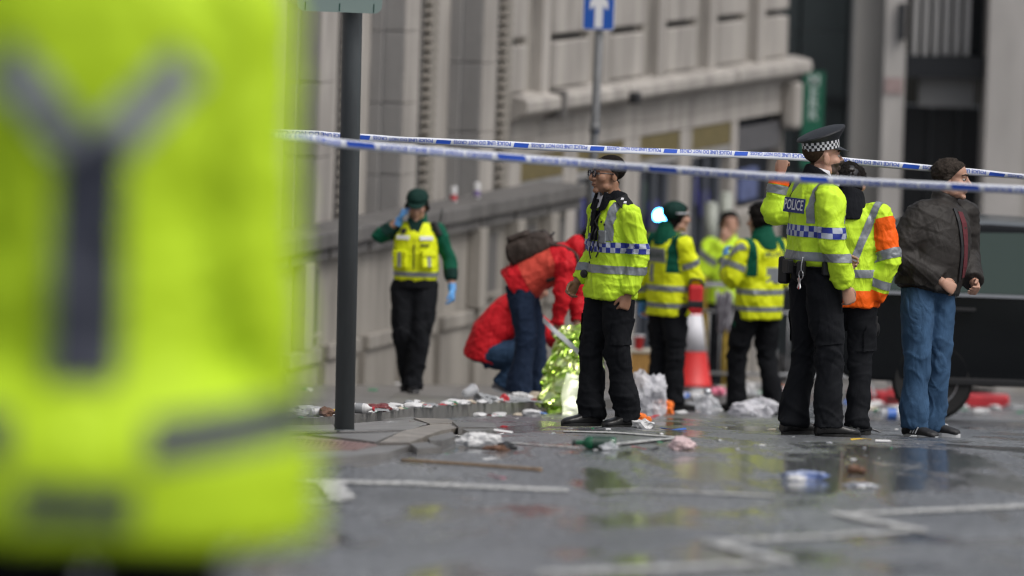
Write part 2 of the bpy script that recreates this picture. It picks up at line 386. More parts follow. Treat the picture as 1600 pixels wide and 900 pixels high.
M_dark=mat('dark_interior',(.012,.014,.018),.35); M_olive=mat('olive_sign_board',(.15,.12,.045),.6,var=.3,scale=6); M_blue=mat('violet_blue_sign',(.05,.05,.27),.5,var=.3,scale=8)
M_glassd=mat('dark_glass',(.010,.014,.022),.45,spec=.12)
B=tag(empty('stone_building',FO,FROT),'long grey stone building with fluted piers, block panels and a ledge','building')
def fb(name,t0,t1,o0,o1,z0,z1,m,bev=.0,parent=None):
    o=boxo(name,t0,t1,-o1,-o0,z0,z1,m,bev=bev); o.parent=parent or B; return o
ZT=7.0; ZB=-5.0
# wall sheets
tA=fpx(786,140)[0]; tE=fpx(1228,90)[0]
fb('wall',-45,tA,-.6,0,ZB,ZT,M_st); 
zc0=.42; zc1=.66
fb('wall',tA+.01,tE,-.6,-.09,zc0,ZT,M_grime_shade)  # backing wall: recess shade around the panels put into its dark colour
# tall piers with rope mouldings
per=3.45; t_p=fpx(700,150)[0]
dent=bmesh.new(); a_box(dent,-.16,.16,-.05,.05,-.042,.042,bev=.012); dme=bpy.data.meshes.new('rope_moulding_block'); dent.to_mesh(dme); dent.free(); dme.materials.append(M_plinth)
for k in range(-7,1):
    t0=t_p+k*per
    zz=[ZB]+[-1.35+.72*q+(.0 if k%2 else .31) for q in range(8)]+[ZT]
    for za,zb2 in zip(zz[:-1],zz[1:]):
        fb('pier_block',t0,t0+.75,0,.12,za+.004,zb2-.004,M_st2,.004); fb('pier_block',t0+.06,t0+.70,.12,.33,za+.004,zb2-.004,M_st2,.012); fb('pier_face_block',t0+.07,t0+.69,.332,.345,za+.004,zb2-.004,M_st,.003)
    if k>=-3:
        fb('moulding_back',t0+2.12,t0+2.62,0,.012,ZB,ZT,M_grime_shade)
        for q in range(32):
            o=link('rope_moulding_block',dme,None,B); o.location=(t0+2.37,-.05,-.75+q*.095); o.rotation_euler=(0,.45,0)
        fb('flat_strip',t0+2.66,t0+2.74,0,.02,ZB,ZT,M_st2)
# panel courses above the ledge
edges=[(788,815),(855,914),(947,1000),(1034,1081),(1113,1157),(1189,1223)]
zr=[(fpx(853,140)[1],fpx(853,64)[1]),(fpx(853,56)[1],fpx(853,56)[1]+.62),(fpx(853,56)[1]+.68,fpx(853,56)[1]+1.3)]
for i,(xa,xb) in enumerate(edges):
    ta=fpx(xa,95)[0]; tb=fpx(xb,95)[0]
    for z0,z1 in zr: fb('stone_panel',ta,tb,-.088,.06,z0+.012,z1-.012,M_st,.022)
    if i<len(edges)-1:
        tc_=fpx(edges[i+1][0],95)[0]; g=tc_-tb
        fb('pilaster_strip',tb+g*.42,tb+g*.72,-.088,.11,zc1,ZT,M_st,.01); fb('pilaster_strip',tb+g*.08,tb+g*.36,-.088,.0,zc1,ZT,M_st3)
# ledge
bm=bmesh.new(); prof=[(.0,zc0-.03),(.06,zc0-.03),(.06,zc0+.0),(.12,zc0+.015),(.17,zc0+.06),(.235,zc0+.075),(.25,zc0+.10),(.25,zc0+.20),(.22,zc0+.235),(.10,zc0+.26),(0,zc0+.28)]
segs=[(fpx(788,165)[0],fpx(845,160)[0]),(fpx(847,160)[0],fpx(950,150)[0]),(fpx(952,150)[0],fpx(1122,130)[0]),(fpx(1124,130)[0],tE+.45)]
bm.free()
for a,b_ in segs:
    vs=[(a,-(o+.0),z) for o,z in prof]+[(b_,-(o+.0),z) for o,z in prof]; n=len(prof)
    o=frompy('ledge',vs,[tuple(range(n)),tuple(range(2*n-1,n-1,-1))]+[(i+n,i,i+1,i+1+n) for i in range(n-1)]+[(0,n,2*n-1,n-1)][::-1],M_st,B)
fb('ledge_clamp',fpx(842,160)[0],fpx(846,160)[0],.0,.285,zc0-.03,zc0+.285,M_grime_shade); fb('ledge_lamp',fpx(951,150)[0]-.1,fpx(951,150)[0]+.1,.25,.36,zc0+.03,zc0+.16,mat('black_metal',(.015,.015,.017),.5),.02)
# ground floor: piers, deep windows with olive heads
zh=fpx(1000,214)[1]
fb('wall',tA+.01,tE,-.6,-.02,zh,zc0-.034,M_grime_shade)
tq=tA+.02; q=0
while tq<tE-.1:
    te=min(tq+1.75,tE); zm_=(zh+zc0)/2-.03+.02*math.sin(q)
    fb('wall_block',tq+.005,te-.005,-.03,0,zh+.003,zm_-.004,M_st,.004); te2=min(tq+1.0,tE); fb('wall_block',tq+.005,te2-.005,-.03,.002,zm_+.004,zc0-.036,M_st,.004)
    if te2<te: fb('wall_block',te2+.005,te-.005,-.03,0,zm_+.004,zc0-.036,M_st,.004)
    tq=te; q+=1
op=[(815,882),(903,975),(1000,1063),(1081,1143),(1152,1221)]
tt=[(fpx(a,230)[0],fpx(b_,230)[0]) for a,b_ in op]
prev=tA+.01
for i,(a,b_) in enumerate(tt):
    fb('wall_pier',prev,a,-.20,0,ZB,zh-.003,M_st,0); prev=b_
fb('wall_pier',prev,tE,-.20,0,ZB,zh-.003,M_st,0)
fb('room_back',tA,tE+3,-2.2,-2.1,ZB,zh+.3,M_dark)
for i,(a,b_) in enumerate(tt):
    wdw=empty('window',(a,0,zh)); wdw.parent=B
    def wb(nm,t0,t1,o0,o1,z0,z1,m):
        o0+=.40; o1+=.40; o0=min(o0,-.03) if o0<-.03 else -.06; o1=min(o1,-.01)
        oo=boxo(nm,t0-a,t1-a,-o1,-o0,z0-zh,z1-zh,m); oo.parent=wdw; return oo
    if i<4:
        wb('sign_board',a+.02,b_-.02,-.30,-.16,zh-.27,zh-.01,M_olive)
        wb('lintel',a+.02,b_-.02,-.32,-.20,zh-.36,zh-.28,M_st2)
        if i==0:
            wb('sign_board',a+.02,b_-.02,-.28,-.18,zh-.62,zh-.45,M_blue); wb('poster',a+.7,a+1.2,-.30,-.27,zh-.90,zh-.72,M_olive); wb('poster',a+1.4,b_-.2,-.30,-.27,zh-.92,zh-.70,M_blue)
            wb('red_stain_board',a+.1,a+.7,-.30,-.27,zh-1.05,zh-.95,mat('dull_red',(.25,.02,.03),.6))
        else:
            for q in range(3):
                tq=a+(b_-a)*(.12+.3*q); wb('mullion',tq,tq+.07,-.36,-.28,ZB,zh-.36,mat('grey_frame',(.10,.11,.13),.5))
            wb('poster',a+.3,a+.9,-.52,-.50,zh-.95,zh-.55,M_blue if i%2 else mat('dull_green',(.03,.06,.04),.5)); wb('poster',a+1.1,a+1.6,-.52,-.50,zh-1.1,zh-.8,M_blue)
    else:
        wb('frosted_panel',a+.05,b_-.05,-.34,-.30,zh-.42,zh-.1,mat('posted_glass',(.10,.10,.11),.4,var=.6,scale=9))
        wb('poster',a+.3,a+1.4,-.33,-.28,zh-1.0,zh-.62,mat('blue_poster',(.10,.13,.28),.5,var=.5,scale=7)); wb('sill',a,b_,-.40,-.1,zh-1.18,zh-1.08,M_st)
        wb('panel_below',a+.02,b_-.02,-.5,-.3,ZB,zh-1.18,M_st3)
    wb('pane',a+.01,b_-.01,-.58,-.56,ZB,zh,M_glassd)
cb=fb('corbel',tE-.25,tE+.1,0,.22,zc0-.62,zc0-.03,M_st,.06)
# parapet wall in front of the building (area wall) with coping and plinth
PW=tag(empty('parapet_wall',FO,FROT),'grimy stone parapet wall with dark coping in front of the building','wall',kind='thing')
OW=1.0; ztop=fpx(620,350,OW+.3)[1]; zcop=ztop-.15; zpl=fpx(600,521,OW)[1]; tP=fpx(893,330,OW)[0]
def pw(n,*a,**k): return fb(n,*a,parent=PW,**k)
pw('wall',-45,tP-.25,OW-.35,OW,ZB,zcop,m=M_st3)
t=tP
for q in range(16):
    L_=1.55; pw('coping_stone',t-L_+.006,t,OW-.36,OW+.16,zcop+.005,ztop+.008,m=M_grime_shade,bev=.02); pw('coping_moulding',t-L_+.008,t-.10,OW+.001,OW+.11,zcop-.10,zcop,m=M_grime_shade); 
    pw('plinth_stone',t-L_+.006,t-.3,OW+.002,OW+.13,zpl-.09,zpl+.05,m=M_plinth,bev=.015); pw('base_stone',t-L_+.01,t-.3,OW+.003,OW+.09,ZB,zpl-.095,m=M_plinth,bev=.01); t-=L_
for (xa,xb) in ((497,470),(742,775),(800,836),(852,880)):
    ta=fpx(min(xa,xb),420,OW)[0]; tb=fpx(max(xa,xb),420,OW)[0]; zm=zpl+.12
    pw('wall_pier',ta-.35,ta-.02,OW+.002,OW+.14,zpl+.052,zcop-.102,m=M_st3,bev=.01); pw('sunk_panel',ta+.12,tb-.05,OW+.001,OW+.02,zm+.05,zcop-.2,m=M_grime_shade); pw('panel_frame',ta+.02,ta+.1,OW+.001,OW+.07,zm,zcop-.14,m=M_plinth,bev=.01)
    pw('panel_frame',ta+.11,tb-.02,OW+.001,OW+.07,zm,zm+.045,m=M_plinth,bev=.01)

# ================================================================== DARK GLAZED BUILDING AND ENTRANCE AT THE END
M_gg=mat('grey_green_cladding',(.055,.068,.070),.35,var=.2,scale=1.5); M_ggd=mat('dark_joint',(.02,.026,.028),.5)
G=tag(empty('glazed_building',at(1280,500,117)),'dark grey green clad building beyond the stone one, with pale pillars','building'); G.location.z=0
def gb(n,x0,x1,y0,y1,D,th,m,bev=0,parent=None):
    a=at(x0,200,D); b_=at(x1,200,D); a.z=at(x0,y1,D).z; b_.z=at(x1,y0,D).z; o=boxo(n,a.x-G.location.x,b_.x-G.location.x,D-G.location.y,D-G.location.y+th,a.z,b_.z,m,bev=bev); o.parent=parent or G; return o
gb('wall',1150,1345,-300,900,118.2,.4,M_ggd)
for (xa,xb) in ((1180,1243),(1246,1318),(1321,1336)):
    for (ya,yb) in ((-300,-60),(-57,48),(51,150),(153,255),(258,420),(423,640)): gb('cladding_panel',xa,xb,ya,yb,118,.15,M_gg,.01)
gb('ledge_strip',1225,1335,152,158,117.9,.1,M_ggd)
gb('pillar',1330,1376,-300,700,115,1.2,stone('pillar_stone',(.34,.325,.30),.15)); gb('pillar',1378,1411,-300,700,114.6,1.5,stone('pale_pillar_stone',(.44,.42,.40),.18))
gb('slot_lamp',1399,1409,5,62,114.5,.1,M_dark); gb('red_stain',1380,1408,122,146,114.58,.01,mat('faded_red_lettering',(.36,.27,.26),.8,var=.3,scale=14))
gb('wall',1411,1540,-300,92,116.5,.6,M_ggd)
for q in range(6): gb('fin',1421+q*16,1430+q*16,-300,86,115.6,.5,mat('pale_fin',(.45,.45,.45),.6))
gb('soffit',1412,1538,90,120,115.4,1.4,M_dark); gb('canopy',1434,1520,122,166,115.6,.35,mat('grey_canopy',(.17,.175,.18),.6))
gb('door_frame',1412,1538,168,640,117.5,.3,M_dark); gb('door_edge',1452,1457,168,560,117.2,.1,mat('grey_edge',(.06,.065,.07),.4)); gb('door_edge',1496,1500,168,560,117.2,.1,MATS['grey_edge'])
gb('pillar',1540,1600,-300,700,114.8,1.5,MATS['pale_pillar_stone']); gb('wall',1600,2000,-300,700,116,.5,MATS['pillar_stone'])
# ================================================================== PEOPLE
def seg_param(P, A, Bp):
    A=np.array(A);Bp=np.array(Bp); d=Bp-A; t=np.clip(((P-A)@d)/max(d@d,1e-9),0,1); return np.linalg.norm(P-(A+t[:,None]*d),axis=1), t
SKIN={}
def skin(name,col):
    m=mat('skin_'+name,col,.55,var=.18,scale=18,bump=.08,bscale=90,spec=.4); m.node_tree.nodes['Principled BSDF'].inputs['Subsurface Weight'].default_value=.08
    m.node_tree.nodes['Principled BSDF'].inputs['Subsurface Radius'].default_value=(.02,.008,.004); return m
M_hair=mat('dark_hair',(.010,.008,.007),.85,var=.5,scale=60,bump=.5,bscale=160,spec=.15); M_eyew=mat('eye_white',(.34,.32,.30),.3); M_iris=mat('iris',(.02,.012,.008),.15)
M_black=fabric('black_trouser_cloth',(.0075,.0085,.011),.85,.30,5); M_boot=mat('black_boot_leather',(.010,.010,.011),.36,var=.3,scale=14,bump=.15,bscale=60); M_sole=mat('black_rubber',(.012,.012,.012),.7)
M_lime=fabric('lime_hivis_cloth',(.58,.85,.04),.55,.42,8,.07); M_yell=fabric('yellow_hivis_cloth',(.74,.82,.015),.55,.42,8,.07)
M_refl=mat('grey_reflective_tape',(.24,.26,.28),.42,.25,var=.15,scale=20,bump=.15,bscale=40)
M_green=fabric('bottle_green_cloth',(.004,.085,.048),.8,.4); M_dgreen=fabric('dark_green_cloth',(.006,.030,.024),.8,.3); M_orange=fabric('orange_hivis_cloth',(.90,.125,.008),.55,.4,8,.07)
M_glove=mat('blue_nitrile',(.10,.32,.68),.45,bump=.2,bscale=60); M_navy=mat('navy_print',(.012,.022,.16),.6); M_wprint=mat('white_print',(.72,.73,.75),.6); M_wshirt=fabric('white_shirt',(.62,.62,.66),.8,.2)
def check_mat(name,c1,c2):
    m=bpy.data.materials.new(name); nt,N,L,b=nodes(m); uv=N.new('ShaderNodeUVMap'); uv.uv_map='u'; ck=N.new('ShaderNodeTexChecker'); ck.inputs['Scale'].default_value=1.0
    ck.inputs['Color1'].default_value=(*c1,1); ck.inputs['Color2'].default_value=(*c2,1); L.new(uv.outputs[0],ck.inputs['Vector']); L.new(ck.outputs['Color'],b.inputs['Base Color']); b.inputs['Roughness'].default_value=.45; return m
M_check=check_mat('blue_white_check',(.018,.035,.27),(.42,.46,.55)); M_check2=check_mat('black_white_check',(.010,.011,.014),(.62,.63,.65))

def hand_geo(bm, w, d, pn, side, curl=.5, spread=.10, s=1.0, thumb=.7):
    """w wrist, d direction of the fingers, pn palm normal (towards the palm side); side=+1 thumb on d x pn side"""
    d=d.normalized(); pn=(pn-d*pn.dot(d)).normalized(); l=d.cross(pn).normalized()*side
    rings=[]
    for f,wd,th in ((-.03,.026,.021),(.0,.027,.020),(.03,.036,.019),(.06,.042,.017),(.088,.041,.014),(.098,.036,.010)):
        rings.append((w+d*(f*s),l*(wd*s),pn*(th*s)))
    a_loft(bm,rings,14)
    for i,(off,L_,r) in enumerate(((.031,.074,.0088),(.0105,.083,.0092),(-.0105,.077,.0088),(-.031,.060,.0078))):
        p=w+d*(.080*s)+l*(off*s); ang=0.12+curl*.25; dirv=(d+l*(off/.03*spread)).normalized(); pts=[p-dirv*(.012*s)]; rad=[r*s*1.05]
        c=curl*(1+.12*i)
        for q,fr in enumerate((.44,.32,.24)):
            ang+= c*(.55,.85,.6)[q]
            v=(dirv*math.cos(ang)+pn*math.sin(ang)).normalized(); pts.append(pts[-1]+v*(L_*fr*s*(1.15 if q==0 else 1))); rad.append(r*s*(1,.93,.78)[q])
        a_tube(bm,pts,rad,8,3)
    p=w+d*(.018*s)+l*(.030*s)+pn*(.004*s); v=(d*.72+l*.62*thumb+pn*.30).normalized(); pts=[p,p+v*(.036*s)]; v2=(d*.9+l*.2*thumb+pn*(.25+.4*curl)).normalized(); pts.append(pts[-1]+v2*(.032*s)); v3=(d*.9+pn*(.3+.6*curl)-l*.05).normalized(); pts.append(pts[-1]+v3*(.026*s))
    a_tube(bm,pts,[.0135*s,.0120*s,.0105*s,.0085*s],8,3)
def head_geo(bm, T):
    """T: head matrix (forward +Y, up +Z)"""
    R=T.to_3x3()
    def e(c,r,**k): a_ell(bm,T@V(c),r,R,**k)
    e((0,-.018,.045),(.076,.097,.079)); e((0,.030,-.015),(.062,.064,.085)); e((0,.026,-.062),(.054,.056,.050)); e((0,.074,-.098),(.023,.020,.018)); e((0,.03,.05),(.068,.062,.055))
    for s in (-1,1):
        e((s*.041,.057,-.022),(.026,.030,.026)); e((s*.079,-.010,-.006),(.009,.020,.033)); e((s*.074,-.006,-.010),(.012,.014,.020)); e((s*.013,.099,-.030),(.009,.011,.008)); e((s*.046,.020,-.070),(.016,.034,.024))
    a_tube(bm,[T@V((-.042,.073,.028)),T@V((0,.091,.030)),T@V((.042,.073,.028))],[.012,.013,.012],8,3)
    a_tube(bm,[T@V((0,.090,.022)),T@V((0,.103,-.002)),T@V((0,.117,-.026)),T@V((0,.100,-.036))],[.009,.011,.014,.010],10,3)
    e((0,.091,-.056),(.025,.011,.0068)); e((0,.090,-.068),(.023,.011,.0072))
class Person: pass
def lerp_spine(S,t):
    n=len(S)-1; x=min(max(t,0),1)*n; i=min(int(x),n-1); return S[i].lerp(S[i+1],x-i)
def person(label, base, rz, h=1.75, J=None, skinm=None, voxel=.0065, hair=True, curl=(.5,.5), palm=None, hyaw=0, hpitch=0, hroll=0, group=None, face=True, thumbs=(.7,.7), gloves=(None,None), decim=.45, hairm=None, hairth=.010, hairplane=None, hdir=(None,None), girth=1.0):
    """a standing/bending/crouching figure; joints in metres for 1.75 m, facing +Y, right hand at +X"""
    p=Person(); k=h/1.75; p.k=k
    D0=dict(pel=(0,0,.95),wai=(0,0,1.10),che=(0,.005,1.28),nek=(0,-.015,1.475),hd=(0,.015,1.615),
      shR=(.182,-.01,1.395),elR=(.235,-.04,1.125),wrR=(.245,.04,.875),shL=(-.182,-.01,1.395),elL=(-.235,-.04,1.125),wrL=(-.245,.04,.875),
      hiR=(.092,0,.93),knR=(.10,.015,.50),anR=(.105,-.02,.085),hiL=(-.092,0,.93),knL=(-.10,.015,.50),anL=(-.105,-.02,.085),toR=(.15,1,0),toL=(-.15,1,0))
    if J: D0.update(J)
    J={a:V(b)*(k if not a.startswith('to') else 1) for a,b in D0.items()}; p.J=J
    lowest=min(J['anR'].z,J['anL'].z)
    root=empty('person',V(base),rz); tag(root,label,'person',group); p.root=root
    # head frame
    p.T=Matrix.Translation(J['hd'])@(Matrix.Rotation(hyaw,4,'Z')@Matrix.Rotation(hpitch,4,'X')@Matrix.Rotation(hroll,4,'Y'))@Matrix.Scale(k*1.05,4)
    p.spine=[J['pel'],J['wai'],J['che'],J['nek']]
    p.latS=(J['shR']-J['shL']).normalized(); p.latH=(J['hiR']-J['hiL']).normalized()
    bm=bmesh.new(); head_geo(bm,p.T)
    a_tube(bm,[p.T@V((0,-.022,-.03)),p.T@V((0,-.022,-.085)),J['nek']+V((0,0,-.01)),J['nek'].lerp(J['che'],.25)],[.058*k,.057*k,.064*k,.075*k],14,3)
    torso_geo(p,bm,[(.0,.140,.100),(.33,.130,.095),(.66,.150,.100),(.92,.150,.075),(1.0,.08,.06)])
    for s,c in (('R',0),('L',1)):
        a_tube(bm,[J['sh'+s],J['sh'+s].lerp(J['el'+s],.5),J['el'+s],J['el'+s].lerp(J['wr'+s],.45),J['wr'+s]],[.055*k,.047*k,.040*k,.040*k,.029*k],12,3)
        fd=(J['wr'+s]-J['el'+s]).normalized()
        if hdir[c] is not None: fd=V(hdir[c]).normalized()
        pn=V(palm[c]) if palm and palm[c] is not None else (V((-1,0,0)) if s=='R' else V((1,0,0)))
        sd=1 if s=='R' else -1
        gb_=bm
        # thumb side: forward for a hanging hand
        l=fd.cross(pn); want=V((0,1,.2)); sgn=1 if l.dot(want)>=0 else -1
        hand_geo(bm,J['wr'+s],fd,pn,sgn,curl[c],s=k,thumb=thumbs[c])
        if gloves[c] is not None:
            gb=bmesh.new(); hand_geo(gb,J['wr'+s],fd,pn,sgn,curl[c],s=k*1.07,thumb=thumbs[c]); a_tube(gb,[J['wr'+s]-fd*.05*k,J['wr'+s],J['wr'+s]+fd*.02*k],[.036*k,.034*k,.034*k],12,2)
            g=remesh(gb,.006,3); frombm('glove',g,gloves[c],root,smooth=True)
        a_tube(bm,[J['hi'+s],J['hi'+s].lerp(J['kn'+s],.5),J['kn'+s],J['kn'+s].lerp(J['an'+s],.4),J['an'+s]],[.082*k,.072*k,.052*k,.052*k,.036*k],12,3)
        tv=V((J['to'+s].x,J['to'+s].y,J['to'+s].z)).normalized()
        a_tube(bm,[J['an'+s]+V((0,0,-.01)),J['an'+s]+tv*.06*k+V((0,0,-.045*k)),J['an'+s]+tv*.15*k+V((0,0,-.06*k))],[.034*k,.032*k,.022*k],10,3)
    b=remesh(bm,voxel,4,decim); p.body_bm=b.copy()
    p.body=frombm('body',b,skinm,root,smooth=True)
    if face:
        for s in (-1,1):
            e=bmesh.new(); a_ell(e,p.T@V((s*.031,.079,.006)),(.0125*k,.0115*k,.0085*k),p.T.to_3x3().normalized(),10,8); eo=frombm('eye',e,M_eyew,root,smooth=True)
            e=bmesh.new(); a_ell(e,p.T@V((s*.031,.0895,.006)),(.0058*k,.004*k,.0058*k),p.T.to_3x3().normalized(),10,8); frombm('iris',e,M_iris,eo,smooth=True)
            e=bmesh.new(); a_tube(e,[p.T@V((s*.014,.101,.030)),p.T@V((s*.033,.092,.037)),p.T@V((s*.052,.072,.031))],[.0045*k,.0048*k,.003*k],6,3); frombm('eyebrow',e,hairm or M_hair,root,smooth=True)
        e=bmesh.new(); a_tube(e,[p.T@V((-.022,.091,-.0605)),p.T@V((0,.1015,-.0615)),p.T@V((.022,.091,-.0605))],[.0028*k,.0042*k,.0028*k],6,4); frombm('lips',e,mat('dark_lips',(.12,.035,.03),.5),root,smooth=True)
    if hair:
        pl=hairplane or ((0,0,.005),(0,-.72,.70)); head_shell(p,'hair',hairm or M_hair,[pl],hairth*k)
    return p
def head_shell(p,name,m,planes,th,zmin=None,rim=.25):
    """offset shell over the part of the head on the positive side of planes given in head space"""
    bm=p.body_bm.copy(); c=p.T.translation
    far=[v for v in bm.verts if (v.co-c).length>.175*p.k]; bmesh.ops.delete(bm,geom=far,context='VERTS')
    for co,no in planes:
        bmesh.ops.bisect_plane(bm,geom=bm.verts[:]+bm.edges[:]+bm.faces[:],plane_co=p.T@V(co),plane_no=(p.T.to_3x3()@V(no)).normalized(),clear_inner=True)
    bm.normal_update()
    def ruf(c): return 1.0+(.9*mnoise.noise(c*70)+.7*mnoise.noise(c*28) if name=='hair' else .3*mnoise.noise(c*80))
    mv=[(v,v.normal*(th*(rim if v.is_boundary else 1.0)*ruf(v.co)+(.0022*mnoise.noise(v.co*110) if name=='hair' else 0))) for v in bm.verts]
    for v,d in mv: v.co+=d
    return frombm(name,bm,m,p.root,smooth=True)
def frame_at(p,t):
    c=lerp_spine(p.spine,t); a=lerp_spine(p.spine,min(t+.08,1)); b=lerp_spine(p.spine,max(t-.08,0)); ax=(a-b).normalized()
    lat=p.latH.lerp(p.latS,min(max(t,0),1)); lat=(lat-ax*lat.dot(ax)).normalized(); return c,ax,lat,ax.cross(lat).normalized()   # depth points forward
def torso_geo(p,bm,rings,n=20,fwd=0.0,power=2.3):
    """rings: (t along spine 0 pelvis..1 neck; below 0 hangs down), half width, half depth"""
    R=[]
    for r in rings:
        t,w,d=r[:3]; c,ax,lat,dep=frame_at(p,max(t,0))
        if t<0: c=c-ax*(-t)*p.k
        o=r[3] if len(r)>3 else 0
        R.append((c+dep*o*p.k,lat*w*p.k,dep*d*p.k))
    a_loft(bm,R,n,power=power)
def folds(bm,amp,J,keys,seed=0,k=1.0,base=.35):
    """cloth folds: waves, denser round the joints named in keys"""
    rs=np.random.RandomState(seed); P=np.array([v.co[:] for v in bm.verts]); 
    w=np.full(len(P),base)
    for kk,r in keys: 
        d=np.linalg.norm(P-np.array(J[kk]),axis=1); w+=np.exp(-(d/(r*k))**2)
    f=np.zeros(len(P))
    for i in range(5):
        kd=rs.normal(size=3); kd[2]*=1.7; kd/=np.linalg.norm(kd); fr=rs.uniform(16,40)
        wd=rs.normal(size=3)*9; wd2=rs.normal(size=3)*7
        f+=np.sin(P@kd*fr+2.2*np.sin(P@wd+i)+1.6*np.sin(P@wd2))*(22/fr)
    rg=np.zeros(len(P))
    for i in range(4):
        kd=rs.normal(size=3); kd[2]*=1.5; kd/=np.linalg.norm(kd); fr=rs.uniform(14,30); wd=rs.normal(size=3)*6; wd2=rs.normal(size=3)*10
        q=np.sin(P@kd*fr+2.6*np.sin(P@wd+i*2)+1.3*np.sin(P@wd2)); rg+=(np.exp(-(q/.28)**2)-.3)*(1.0 if i%2 else -.7)
    f=np.sign(f)*np.abs(f)**.8*.42+rg*.62
    bm.normal_update()
    for v,a,b in zip(bm.verts,f,w): v.co+=v.normal*float(a*b*amp)
def region_layer(bm,p,arms=True):
    P=np.array([v.co[:] for v in bm.verts]); J=p.J; k=p.k
    dt=np.full(len(P),9.)
    S=p.spine
    for a,b in zip(S[:-1],S[1:]): dt=np.minimum(dt,seg_param(P,a,b)[0]/(.20*k))
    dt=np.minimum(dt,seg_param(P,J['pel'],J['pel']+V((0,0,-.3)))[0]/(.21*k))
    out=np.zeros(len(P),int)
    for s,i in (('R',1),('L',2)):
        d1=seg_param(P,J['sh'+s].lerp(J['el'+s],.12),J['el'+s])[0]/(.085*k); d2=seg_param(P,J['el'+s],J['wr'+s])[0]/(.085*k)
        d=np.minimum(d1,d2); out=np.where((d<dt)&(d<2.0),i,out); dt=np.where(out==i,d,dt)
    L=bm.verts.layers.int.new('reg')
    for v,a in zip(bm.verts,out): v[L]=int(a)
    return L
def freg(f,L):
    c=[v[L] for v in f.verts]; return max(set(c),key=c.count)
class Garment: pass
def garment(p,name,bm,m,voxel=.011,smooth=8,fold=(.006,()),seed=1,regions=True,smoothshade=True):
    g=Garment(); g.p=p; b=remesh(bm,voxel,smooth)
    folds(b,fold[0]*p.k,p.J,fold[1],seed,p.k)
    g.bm=b; g.L=region_layer(b,p) if regions else None; g.name=name; g.m=m; g.obj=link(name,bpy.data.meshes.new(name),m,p.root); return g
def band(g,name,m,reg,planes,off=.003,checks=None,sel=None,label=None,replace=False):
    """a strip lying on the garment: faces of a region between planes (co,no); real mesh, offset along normals"""
    bm=g.bm; L=g.L
    for co,no in planes:
        fs=[f for f in bm.faces if reg is None or freg(f,L) in reg]; es={e for f in fs for e in f.edges}; vs={v for f in fs for v in f.verts}
        bmesh.ops.bisect_plane(bm,geom=list(vs)+list(es)+fs,plane_co=co,plane_no=no,dist=1e-6)
    bm.normal_update(); keep=[]
    for f in bm.faces:
        if reg is not None and freg(f,L) not in reg: continue
        c=f.calc_center_median()
        if all((c-V(co)).dot(V(no))>0 for co,no in planes) and (sel is None or sel(c,f.normal)): keep.append(f)
    if not keep: return None
    ks=set(keep); objs=[]
    while ks:                                   # every separate piece of tape is a part of its own
        st=[ks.pop()]; isl=[]
        while st:
            f=st.pop(); isl.append(f)
            for e in f.edges:
                for h in e.link_faces:
                    if h in ks: ks.remove(h); st.append(h)
        if len(isl)<10: continue
        idx={}; vs=[]; fs=[]
        for f in isl:
            q=[]
            for v in f.verts:
                if v not in idx: idx[v]=len(vs); vs.append(v.co+v.normal*off*g.p.k)
                q.append(idx[v])
            fs.append(q)
        o=frompy(name,vs,fs,m,g.obj,smooth=True); objs.append(o)
        if checks is not None:
            uv=o.data.uv_layers.new(name='u')
            for lp in o.data.loops: uv.data[lp.index].uv=checks(V(vs[lp.vertex_index]))
        if label: o['label']=label
    return objs[0] if objs else None
def finish(g):
    me=g.obj.data; bm=g.bm
    bmesh.ops.triangulate(bm,faces=[f for f in bm.faces if len(f.verts)>4]); bm.to_mesh(me); me.polygons.foreach_set('use_smooth',np.ones(len(me.polygons),bool)); return g.obj
def between(a,b,t0,t1,L=None):
    """two planes across a limb a->b, distances t0..t1 in fractions"""
    d=(b-a).normalized(); return [(a.lerp(b,t0),d),(a.lerp(b,t1),-d)]
def jacket_geo(p,hem=-.17,w=1.0,sl=1.0,collar=.07,puff=1.0,cuff=.95,sleeves=True,flare=1.0,upto=1.0,belly=0.0):
    bm=bmesh.new(); J=p.J; k=p.k
    low=[(hem,.195*w*flare,.150*w*flare),(hem*.5,.195*w*flare,.150*w*flare),(.0,.199*w,.155*w)] if hem<0 else [(hem,.172*w,.130*w),(hem+.03,.190*w,.146*w),(hem+.08,.198*w,.152*w)]
    torso_geo(p,bm,low+[(.33,.190*w,.145*w,belly),(.55,.195*w,.145*w,belly),(.75,.198*w,.142*w),(.87,.186*w,.120*w),(.95,.132*w,.095*w),(1.02,.085,.080)],24)
    if collar: a_tube(bm,[J['nek'].lerp(J['che'],.15),J['nek'],J['nek']+(p.T.translation-J['nek'])*.42],[.090*k,.086*k,.080*k],16,3)
    if sleeves:
        for s in 'RL':
            sh,el,wr=J['sh'+s],J['el'+s],J['wr'+s]; inn=lerp_spine(p.spine,.86)
            a_tube(bm,[sh.lerp(inn,.35),sh,sh.lerp(el,.35),sh.lerp(el,.75),el,el.lerp(wr,.3),el.lerp(wr,.7),el.lerp(wr,cuff)],[r*k*puff for r in (.066,.076*sl,.079*sl,.076*sl,.073*sl,.070*sl,.063*sl,.055*sl)],16,4)
    return bm
